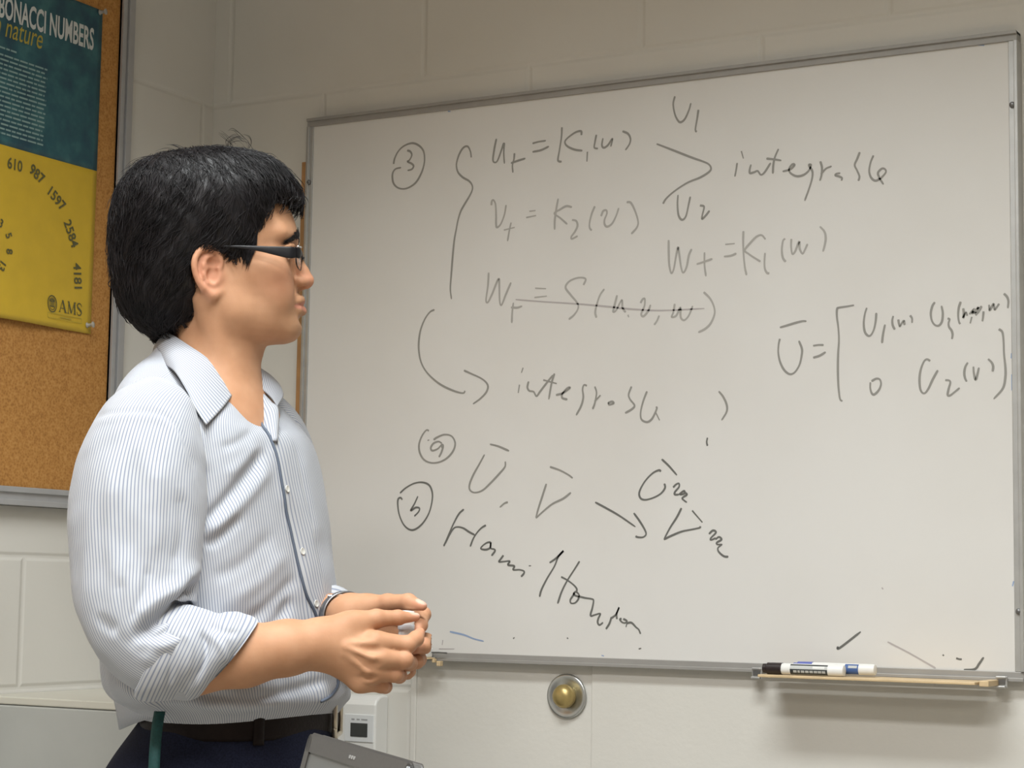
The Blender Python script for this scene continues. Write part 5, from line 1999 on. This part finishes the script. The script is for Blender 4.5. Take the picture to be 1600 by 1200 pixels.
def hpx(px, py):
    """picture position -> head frame (forward, up) on the middle plane, millimetres"""
    return ((px - 322) / 1.248 / math.cos(HPHI), (440 - py) / 1.248)


# outline of the mass of hair: (height, front edge, back edge, half width)
HAIR = [(-72, -50, -64, 30), (-66, -20, -74, 40), (-58, 0, -84, 52), (-46, 8, -98, 62), (-32, 12, -106, 70), (-18, 40, -110, 76), (8, 70, -116, 82), (38, 90, -119, 86), (62, 100, -121, 89),
        (80, 110, -120, 90), (96, 114, -117, 90), (110, 115, -114, 88), (120, 113, -109, 85), (132, 106, -101, 79), (144, 98, -90, 71), (154, 88, -72, 60), (161, 76, -50, 46), (167, 56, -22, 30), (170, 44, -4, 14), (171, 26, 10, 4)]
HA = np.array(HAIR, float)
# hair line seen from the side (hair is above / behind it): picture trace
HLINE = [(560, 160), (560, 330), (470, 330), (468, 304), (455, 308), (441, 314), (427, 322), (417, 340), (409, 358), (401, 374), (396, 392), (391, 408), (386, 432), (377, 424), (366, 412), (352, 405), (340, 401), (326, 400), (310, 408), (303, 425), (304, 445), (310, 463), (314, 485), (306, 506), (290, 514), (262, 524), (240, 532), (120, 560), (120, 160)]
HL2 = np.array([hpx(*p) for p in HLINE])


def poly_sd(x, z, poly):
    """signed distance to a polygon in the side plane (negative inside)"""
    d = np.full(np.broadcast(x, z).shape, 1e9)
    ins = np.zeros(d.shape, bool)
    n = len(poly)
    for i in range(n):
        a, b = poly[i], poly[(i + 1) % n]
        e = b - a
        t = np.clip(((x - a[0]) * e[0] + (z - a[1]) * e[1]) / (e @ e), 0, 1)
        d = np.minimum(d, (x - a[0] - t * e[0]) ** 2 + (z - a[1] - t * e[1]) ** 2)
        c = (a[1] > z) != (b[1] > z)
        xi = a[0] + (z - a[1]) * e[0] / (e[1] if abs(e[1]) > 1e-9 else 1e-9)
        ins ^= c & (x < xi)
    d = np.sqrt(d)
    return np.where(ins, -d, d)


def hair_shell(x, y, z, grow=0.0):
    zc = np.clip(z, HA[0, 0], HA[-1, 0])
    xf, xb, w = [np.interp(zc, HA[:, 0], HA[:, i]) for i in (1, 2, 3)]
    xm = (xf * 0.45 + xb * 0.55)
    dx = x - xm
    ax = np.where(dx > 0, xf - xm, xm - xb) + grow
    g = (np.abs(dx / ax) ** 2.25 + np.abs(y / (w + grow)) ** 2.25) ** (1 / 2.25)
    rr_ = np.sqrt(dx * dx + y * y)
    d = np.where(g < 1e-3, -20, rr_ * (1 - 1 / np.maximum(g, 1e-3)))
    over = np.maximum(z - HA[-1, 0], HA[0, 0] - z)
    return np.where(over > 0, np.maximum(d, 0) + over, d)


def hair_d(x, y, z):
    a = hair_shell(x, y, z)
    p = poly_sd(x, z, HL2)
    return -smin(-a, -p, 5.0)


ha = [np.arange(-128, 124, 2.6), np.arange(-98, 98.1, 2.6), np.arange(-80, 182, 2.6)]
HFD = Field(ha)
X, Y, Z = np.meshgrid(*ha, indexing='ij')
HFD.D = (hair_d(X, Y, Z) + 1.3 * np.sin(X * 0.13 + Z * 0.07) * np.sin(Z * 0.15 + Y * 0.11 + X * 0.05)).astype(np.float32)
HV, HQ_ = HFD.mesh()
HV = relax(HV, HQ_, 2)


def to_local(v):
    v = np.asarray(v, float)
    return OH + (v[..., :1] * HF + v[..., 1:2] * HL + v[..., 2:3] * HU) * 0.001


hair = link('hair', mesh_np('hair', to_local(HV), HQ_), M['hair'], person, True)

# strands combed over the mass: flow away from the crown, swept back at the sides, forward in front
rs = np.random.default_rng(11)


def grad(p, e=1.5):
    g = np.zeros_like(p)
    for i in range(3):
        q1, q2 = p.copy(), p.copy()
        q1[:, i] += e
        q2[:, i] -= e
        g[:, i] = (hair_d(q1[:, 0], q1[:, 1], q1[:, 2]) - hair_d(q2[:, 0], q2[:, 1], q2[:, 2])) / (2 * e)
    return g / np.maximum(np.linalg.norm(g, axis=1), 1e-6)[:, None]


CROWN = np.array((-38, 6, 160.0))


def flow(p):
    v = p - CROWN
    r = np.linalg.norm(v, axis=1)
    away = v / np.maximum(r, 1)[:, None]
    side = np.clip((np.abs(p[:, 1]) - 30) / 40, 0, 1) * np.clip((130 - p[:, 2]) / 60, 0, 1)
    front = np.clip((p[:, 0] - 20) / 60, 0, 1)
    down = np.array((0, 0, -1.0))
    back = np.array((-0.75, 0, -0.35))
    f = away + down[None] * 0.35
    f += side[:, None] * (1 - front)[:, None] * back[None] * 1.3
    f += front[:, None] * np.array((0.55, 0, -0.55))[None]
    low = np.clip((20 - p[:, 2]) / 50, 0, 1)
    f += low[:, None] * down[None] * 1.5
    return f


def strand_mesh(paths, w0):
    """paths: (n, m, 3) in head millimetres -> three sided tapering strands"""
    n, m = paths.shape[:2]
    T = np.gradient(paths, axis=1)
    T /= np.maximum(np.linalg.norm(T, axis=2), 1e-6)[..., None]
    U = np.cross(T, np.array((0.31, 0.52, 0.79)))
    U /= np.maximum(np.linalg.norm(U, axis=2), 1e-6)[..., None]
    W = np.cross(T, U)
    tp = np.minimum(1, np.linspace(0.5, 4, m)) * np.clip(np.linspace(2.6, 0.05, m), 0, 1)
    rad = w0[:, None] * tp[None]
    Vv = []
    for a in (0, 2 * PI / 3, 4 * PI / 3):
        Vv.append(paths + (U * math.cos(a) + W * math.sin(a)) * rad[..., None])
    Vv = np.stack(Vv, 2).reshape(n, m * 3, 3)
    q = []
    for i in range(m - 1):
        for a in range(3):
            b = (a + 1) % 3
            q.append((i * 3 + a, i * 3 + b, i * 3 + 3 + b, i * 3 + 3 + a))
    q = np.array(q)
    FF = (q[None] + (np.arange(n) * m * 3)[:, None, None]).reshape(-1, 4)
    return Vv.reshape(-1, 3), FF


NS, MS = 8500, 13
seed = HV[rs.integers(0, len(HV), NS)]
depth = rs.uniform(-2.5, 4.2, NS)
clump = np.round(seed / 14.0)
cw = np.sin(clump @ np.array((12.9898, 78.233, 37.719))) * 43758.5
cw = cw - np.floor(cw)
paths = np.zeros((NS, MS, 3))
p = seed + grad(seed) * depth[:, None]
stepl = rs.uniform(3.0, 6.2, NS)
wob = rs.normal(0, 1, (NS, 3)) * 0.28 + (cw[:, None] - 0.5) * np.array((0.9, 0.6, 0.5))[None]
wild = np.where(rs.uniform(0, 1, NS) < 0.16, rs.uniform(3, 10, NS), 0)
for i in range(MS):
    paths[:, i] = p
    g = grad(p)
    f = flow(p) + wob + 0.35 * np.sin(i * 0.8 + cw * 20)[:, None] * np.cross(g, flow(p))
    f -= g * (f * g).sum(1)[:, None]
    f /= np.maximum(np.linalg.norm(f, axis=1), 1e-6)[:, None]
    p = p + f * stepl[:, None]
    sd = hair_d(p[:, 0], p[:, 1], p[:, 2])
    lift = depth + (i / MS) * rs.uniform(-0.3, 1.2, NS) + wild * (i / MS) ** 1.6
    corr = np.clip(lift - sd, -2.5, 2.5)
    past = poly_sd(p[:, 0], p[:, 2], HL2) > -2.0           # beyond the hair line: hang free, do not follow the edge back
    p = p + g * np.where(past, 0.0, corr)[:, None]
pl = poly_sd(paths[:, :, 0], paths[:, :, 2], HL2)
over = (pl > 0.5).cumsum(1)
for i in range(1, MS):                                       # stop strands soon after the hair line
    lim = np.where(paths[:, i, 0] > 60, 3, 2)
    st = over[:, i] > lim
    paths[st, i] = paths[st, i - 1] + 0.02 * (paths[st, i] - paths[st, i - 1])
w0 = rs.uniform(0.24, 0.55, NS)
V1, F1 = strand_mesh(paths, w0)

# locks traced where they leave the outline: fringe, nape, fly-away curls at the top and the back
LOCKS = [[(360, 232), (350, 222), (356, 214), (366, 211), (376, 215), (382, 228)], [(352, 226), (348, 218), (354, 210), (366, 208), (374, 214)], [(378, 232), (384, 222), (378, 212), (368, 209)],
         [(336, 236), (338, 226), (346, 221)], [(300, 244), (315, 234), (332, 228)], [(390, 240), (405, 236), (420, 244), (432, 252)], [(400, 240), (415, 240), (428, 250)], [(430, 258), (446, 262), (458, 272)],
         [(258, 252), (230, 252), (208, 262), (194, 282)], [(250, 248), (222, 252), (202, 266), (188, 288)], [(262, 246), (228, 246), (204, 258), (186, 282)], [(282, 244), (256, 236), (236, 240)], [(300, 240), (270, 226), (254, 226)],
         [(360, 222), (345, 206), (335, 200)], [(372, 214), (362, 200), (352, 198)], [(452, 280), (466, 292), (470, 312), (463, 330)], [(446, 282), (462, 298), (466, 316), (456, 328)], [(440, 290), (456, 306), (458, 322), (448, 336)], [(430, 300), (442, 316), (440, 334), (431, 344)],
         [(424, 304), (434, 322), (430, 340), (425, 346)], [(458, 290), (470, 300), (471, 314)], [(436, 294), (450, 312), (449, 330), (440, 340)], [(416, 310), (424, 330), (417, 346)], [(460, 300), (466, 318), (456, 326)],
         [(398, 372), (395, 392), (389, 412), (386, 430)], [(393, 376), (391, 398), (385, 420)], [(388, 384), (389, 404), (386, 424)], [(380, 388), (382, 404), (384, 420)], [(366, 392), (360, 406), (350, 416)], [(374, 392), (368, 410), (360, 420)], [(352, 392), (346, 404), (342, 412)],
         [(190, 470), (194, 486), (204, 500)], [(196, 480), (202, 498), (212, 508)], [(184, 452), (184, 466), (190, 478)], [(212, 500), (220, 514), (236, 528)], [(222, 506), (230, 522), (242, 534)], [(176, 404), (176, 424), (184, 440)], [(240, 516), (246, 528), (256, 536)], [(204, 494), (208, 508), (218, 516)],
         [(258, 516), (262, 528), (270, 534)], [(270, 512), (278, 524), (284, 530)], [(288, 508), (292, 516), (300, 522)], [(182, 440), (180, 456), (186, 468)]]
lp, lw = [], []
for L in LOCKS:
    top = L[0][1] < 262 and L[-1][1] < 300
    for rep in range(4 if top else (22 if 340 < L[0][0] < 400 and L[0][1] > 365 else 10)):
        j = rs.normal(0, 1.4 if top else 2.6, (len(L), 2)) * np.linspace(1, 0.7, len(L))[:, None] + rs.normal(0, 2.5, 2)
        c = smooth_curve(np.array(L, float) + j, 6)
        s = np.linspace(0, 1, len(c))
        t = np.linspace(0, 1, MS)
        c = np.stack([np.interp(t, s, c[:, i]) for i in (0, 1)], 1)
        hx_, hz_ = hpx(c[:, 0], c[:, 1])
        # put it at the surface of the mass of hair on our side, or the middle plane where it leaves the outline
        fr = np.clip((hz_ - 118) / 30, 0, 1)
        edge = np.array([np.interp(z, HA[:, 0], HA[:, 3]) for z in hz_])
        if L[0][0] > 410 and L[0][1] > 270:
            y0 = rs.uniform(-62, 40)
            lim = np.interp(hx_, [60, 100, 118], [70, 52, 25])
            y = np.clip(np.full(MS, y0), -lim, lim)
        elif L[0][0] < 250 and L[0][1] > 300:
            y = np.full(MS, rs.uniform(-40, 20))
        elif top:
            y = np.full(MS, rs.uniform(-22, 8)) + np.linspace(0, rs.normal(0, 10), MS)
        else:
            y = -np.minimum(edge, 82) + 1 + rs.uniform(-2, 4)
            if 340 < L[0][0] < 400 and L[0][1] > 365:
                zz_, xx_ = np.clip(hz_, -70, 150), hx_
                wv, xmv, xfv, nv = [np.interp(zz_, HZ, t_) for t_ in (HW, HXM, HXF, HN)]
                y = -wv * np.clip(1 - np.clip((xx_ - xmv) / (xfv - xmv), 0, 1) ** nv, 0.02, 1) ** (1 / nv) - rs.uniform(0.3, 3.0)
        lp.append(np.stack([hx_ + y * 0.105 * 0, np.broadcast_to(y, (MS,)), hz_], 1))
        lw.append(rs.uniform(0.22, 0.40) if top else rs.uniform(0.35, 0.7))
V2, F2 = strand_mesh(np.array(lp), np.array(lw))
Vs = np.concatenate([V1, V2])
Fs = np.concatenate([F1, F2 + len(V1)])
so = link('hair_strands', mesh_np('hair_strands', to_local(Vs), Fs), M['hair'], hair, True)
so['kind'] = 'stuff'

# eyebrows
for s in (-1, 1):
    bpth = []
    for i in range(420):
        t = rs.uniform(0, 1)
        yy = 11 + 33 * t
        zz = 61.0 + 2.5 * math.sin(PI * t) - 14.0 * t ** 1.3 + rs.normal(0, 2.9) * (1 - 0.4 * t)
        d0 = np.array((-0.18 - 0.6 * t, 1.0, 0.30 - 0.85 * t)) + rs.normal(0, 0.22, 3)
        d0 /= np.linalg.norm(d0)
        pth = []
        for q_ in np.linspace(0, rs.uniform(5, 9), 6):
            y_, z_ = yy + d0[1] * q_, zz + d0[2] * q_
            # rest on the brow: search the skin forward position
            pth.append((0, y_ * s, z_))
        bpth.append(pth)
    bpth = np.array(bpth)
    bv = body.data
    # forward position of the skin under each point
    co = np.zeros(len(bv.vertices) * 3, np.float32)
    bv.vertices.foreach_get('co', co)
    co = co.reshape(-1, 3)
    bx, by, bz = in_head(co[:, 0], co[:, 1], co[:, 2])
    m = (bx > 70) & (bz > 35) & (bz < 80)
    sx, sy, sz = bx[m], by[m], bz[m]
    flat = bpth.reshape(-1, 3)
    for i in range(len(flat)):
        d = (sy - flat[i, 1]) ** 2 + (sz - flat[i, 2]) ** 2
        near = np.argsort(d)[:6]
        flat[i, 0] = sx[near].max() + 0.5
    bpth = flat.reshape(bpth.shape)
    bpth[:, :, 0] += np.linspace(0, 0.9, 6)[None]
    Vb, Fb = strand_mesh(bpth, rs.uniform(0.4, 0.65, len(bpth)))
    link('eyebrow', mesh_np('eyebrow', to_local(Vb), Fb), M['hair'], person, True)

# eyes
m_white = simple('eye white', (0.72, 0.68, 0.64), 0.2)
m_iris = simple('dark iris', (0.03, 0.016, 0.010), 0.1)
for s in (-1, 1):
    c = Hd(97.5, 30 * s, 38)
    e = MB().lathe([(0.0125 * math.sin(a), -0.0125 * math.cos(a)) for a in np.linspace(0.02, PI - 0.02, 20)], tuple(c), tuple(HF), 24).build('eyeball', m_white, person, smooth=True)
    MB().lathe([(0.0058, 0.0111), (0.0050, 0.0121), (0.003, 0.0127), (0.0002, 0.0129)], tuple(c), tuple(HF), 20).build('iris', m_iris, e, smooth=True)

# glasses
gl = thing('glasses', '', '', (0, 0, 0))
del gl['label'], gl['category']
gl.parent = person
gl['label'] = 'dark rectangular framed glasses'
m_fr = simple('black acetate', (0.008, 0.008, 0.010), 0.35, spec=0.3)
m_chr = simple('chrome hinge', (0.8, 0.8, 0.82), 0.12, 1.0)
k = NT('lens')
k.b.inputs['Base Color'].default_value = (0.97, 0.96, 1.0, 1)
k.b.inputs['Transmission Weight'].default_value = 1.0
k.b.inputs['Roughness'].default_value = 0.0
k.b.inputs['IOR'].default_value = 1.04
m_lens = k.m


def head_tube(b, pts, rad, n=8):
    b.tube([tuple(Hd(*p)) for p in pts], rad, n)
    return b


def fx(y):                                   # front of the glasses wraps back a little at the sides
    return 119.5 - 0.0016 * y * y


for s in (-1, 1):
    rimp = [(66, 35), (64.5, 23), (58, 15.5), (40, 13.0), (20, 15.5), (13.5, 23), (13, 33), (20, 36.5), (42, 37.5), (60, 37)]
    rp = [(fx(y), y * s, z) for y, z in rimp]
    b = MB()
    loop = smooth_curve(np.array(rp + [rp[0]]), 4)
    top = [tuple(Hd(*p)) for p in loop]
    b.tube(top, [0.0006 + 0.0014 * max(0, min(1, (p[2] - 26) / 8)) for p in loop], 8)
    b.build('rim', m_fr, gl, smooth=True)
    V = [tuple(Hd(*p)) for p in smooth_curve(np.array(rp + [rp[0]]), 4)[:-1]]
    V2_ = [tuple(np.array(v) - HF * 0.0012) for v in V]
    n = len(V)
    link('lens', mesh_from('lens', V + V2_, [tuple(range(n)), tuple(reversed(range(n, 2 * n)))] + [(i, i + n, (i + 1) % n + n, (i + 1) % n) for i in range(n)]), m_lens, gl)
    # temple: deep at the hinge, thin where it passes over the ear
    sec = [(114, 70.5, 28.5, 5.6), (108, 75, 28.2, 7.2), (100, 76.2, 28.2, 7.0), (86, 77.2, 29.4, 5.4), (70, 77.6, 31.0, 3.6), (52, 77.6, 32.3, 2.2), (36, 77.0, 32.8, 1.5), (18, 76.5, 32.2, 1.3), (6, 77.0, 29.5, 1.5), (-4, 77.5, 20, 1.7), (-8, 76, 8, 1.5)]
    G = []
    for x, y, z, hh in sec:
        w = 1.5
        cs = []
        for a in np.linspace(0, 2 * PI, 16, endpoint=False):
            ca, sa = math.cos(a), math.sin(a)
            cs.append(Hd(x, (y + w * np.sign(ca) * abs(ca) ** .5) * s, z + hh * np.sign(sa) * abs(sa) ** .5))
        G.append(cs)
    G = np.array(G)
    Gs = np.stack([smooth_curve(G[:, j], 4) for j in range(G.shape[1])], 1)
    grid_object('temple', Gs, m_fr, gl, True)
    b = MB()
    G = []
    for x, y, hh in ((112.5, 72.5, 6.4), (115.5, 70.0, 7.0), (117.5, 66.5, 6.2), (118.2, 63.0, 4.0)):
        cs = []
        for a in np.linspace(0, 2 * PI, 12, endpoint=False):
            ca, sa = math.cos(a), math.sin(a)
            cs.append(Hd(x + 1.3 * np.sign(ca) * abs(ca) ** .5, (y + 0.8 * np.sign(ca) * abs(ca) ** .5) * s, 28.8 + hh * np.sign(sa) * abs(sa) ** .5))
        G.append(cs)
    grid_object('end_piece', np.array(G), m_fr, gl, True)
    head_tube(b, [(114, 71 * s, 36.3), (117, 67 * s, 37.3), (118.5, 61 * s, 37.5)], 0.0013, 8)
    b.build('hinge', m_chr, gl, smooth=True, label='chrome hinge')
head_tube(MB(), [(fx(13), -13, 31), (121.5, -5, 33.5), (121.5, 5, 33.5), (fx(13), 13, 31)], 0.0017, 8).build('bridge', m_fr, gl, smooth=True)

# ================================================================== LAPTOP ON A TABLE IN FRONT
tb = thing('table', 'wooden topped table carrying the open dark grey laptop', 'table', (1.62, -1.62, 0), (0, 0, YAW))
MB().box(-0.55, 0.75, -0.65, 0.32, 0.735, 0.762).build('tabletop', M['wood'], tb, bevel=0.003)
for x in (-0.50, 0.70):
    for y in (-0.60, 0.27):
        MB().box(x - 0.02, x + 0.02, y - 0.02, y + 0.02, 0, 0.735).build('leg', M['grey_paint'], tb, bevel=0.002)


def W3(px, py, b):
    """measured picture position at horizontal distance b -> world"""
    d = CF + CR * (px - 800) / FOC - CU * (py - 600) / FOC
    return CAM_POS + d * (b / d.dot(BD))


LZ = 1.022
dL = CF + CR * (486 - 800) / FOC - CU * (1146 - 600) / FOC
LT = CAM_POS + dL * ((LZ - CAM_POS[2]) / dL[2])
dR = CF + CR * (649 - 800) / FOC - CU * (1194 - 600) / FOC
RT = CAM_POS + dR * ((LZ - CAM_POS[2]) / dR[2])
edge = RT - LT
LWID = float(np.linalg.norm(edge))
ex = edge / LWID
nrm = np.array((ex[1], -ex[0], 0.0))
if nrm @ (CAM_POS - LT) < 0:
    nrm = -nrm
TILT = math.radians(14)
ly = np.array((0, 0, 1.0)) * math.cos(TILT) - nrm * math.sin(TILT)     # up along the lid (it leans back)
lh = (LZ - 0.785) / math.cos(TILT)
lap = thing('laptop', 'dark grey laptop with its open lid side-on at the lower edge of the picture', 'laptop', tuple(LT - ly * lh))
base_c = LT - ly * lh


def lap_pt(x, y, d):
    return tuple(ex * x + ly * y + np.cross(ex, ly) * d * (1 if np.cross(ex, ly) @ nrm > 0 else -1))


def slab(b, x0, x1, y0, y1, d0, d1, r):
    """plate with rounded corners in the lid plane"""
    V, n = [], 6
    for cx, cy, a0 in ((x1 - r, y1 - r, 0), (x0 + r, y1 - r, PI / 2), (x0 + r, y0 + r, PI), (x1 - r, y0 + r, 1.5 * PI)):
        for i in range(n + 1):
            a = a0 + PI / 2 * i / n
            V.append((cx + r * math.cos(a), cy + r * math.sin(a)))
    m = len(V)
    P = [lap_pt(x, y, d0) for x, y in V] + [lap_pt(x, y, d1) for x, y in V]
    b.add(P, [tuple(range(m)), tuple(reversed(range(m, 2 * m)))] + [(i, (i + 1) % m, (i + 1) % m + m, i + m) for i in range(m)])
    return b


m_lap = simple('charcoal plastic', (0.060, 0.058, 0.056), 0.5, noise_amt=0.08, noise_scale=300)
m_scr = simple('unlit grey screen', (0.105, 0.108, 0.108), 0.35)
lid = slab(MB(), 0, LWID, 0.0, lh, -0.009, 0.0, 0.012).build('lid', m_lap, lap, bevel=0.0015)
bz = 0.016
b = MB()
slab(b, 0.002, LWID - 0.002, lh - bz, lh - 0.001, 0.0, 0.0022, 0.007)
slab(b, 0.002, bz, 0.004, lh - 0.001, 0.0, 0.0022, 0.007)
slab(b, LWID - bz, LWID - 0.002, 0.004, lh - 0.001, 0.0, 0.0022, 0.007)
slab(b, 0.002, LWID - 0.002, 0.004, 0.02, 0.0, 0.0022, 0.007)
b.build('bezel', m_lap, lid, bevel=0.0008)
slab(MB(), bz - 0.001, LWID - bz + 0.001, 0.019, lh - bz + 0.001, 0.0, 0.0008, 0.001).build('screen', m_scr, lid)
b = MB()
for i, x in enumerate((0.0, 0.007, 0.014)):
    slab(b, LWID * 0.46 + x, LWID * 0.46 + x + 0.005, lh - 0.011, lh - 0.008, 0.0022, 0.0026, 0.001)
b.build('printed_mark', simple('light grey print', (0.25, 0.25, 0.25), 0.4), lid)
slab(MB(), LWID - 0.010, LWID - 0.004, lh - 0.009, lh - 0.003, 0.0022, 0.0034, 0.002).build('glint', simple('bright latch', (0.75, 0.8, 0.85), 0.2, 0.8), lid)  # specular highlight on the lid corner, put in as a small bright plate
b = MB()
V = []
for z in (0.764 - base_c[2], 0.783 - base_c[2]):
    for x, d in ((0, -0.012), (LWID, -0.012), (LWID, 0.235), (0, 0.235)):
        v = ex * x + nrm * d
        V.append((v[0], v[1], z))
b.add(V, [(0, 3, 2, 1), (4, 5, 6, 7), (0, 1, 5, 4), (1, 2, 6, 5), (2, 3, 7, 6), (3, 0, 4, 7)])
bs = b.build('base', m_lap, lap, bevel=0.003)
b = MB()
for r_ in range(5):
    for c_ in range(14):
        x0 = 0.025 + c_ * (LWID - 0.05) / 14
        d0 = 0.03 + r_ * 0.019
        V = []
        for z in (0.783 - base_c[2], 0.7855 - base_c[2]):
            for x, d in ((x0, d0), (x0 + (LWID - 0.05) / 14 - 0.003, d0), (x0 + (LWID - 0.05) / 14 - 0.003, d0 + 0.016), (x0, d0 + 0.016)):
                v = ex * x + nrm * d
                V.append((v[0], v[1], z))
        b.add(V, [(0, 3, 2, 1), (4, 5, 6, 7), (0, 1, 5, 4), (1, 2, 6, 5), (2, 3, 7, 6), (3, 0, 4, 7)])
b.build('keyboard', M['black_plastic'], bs)
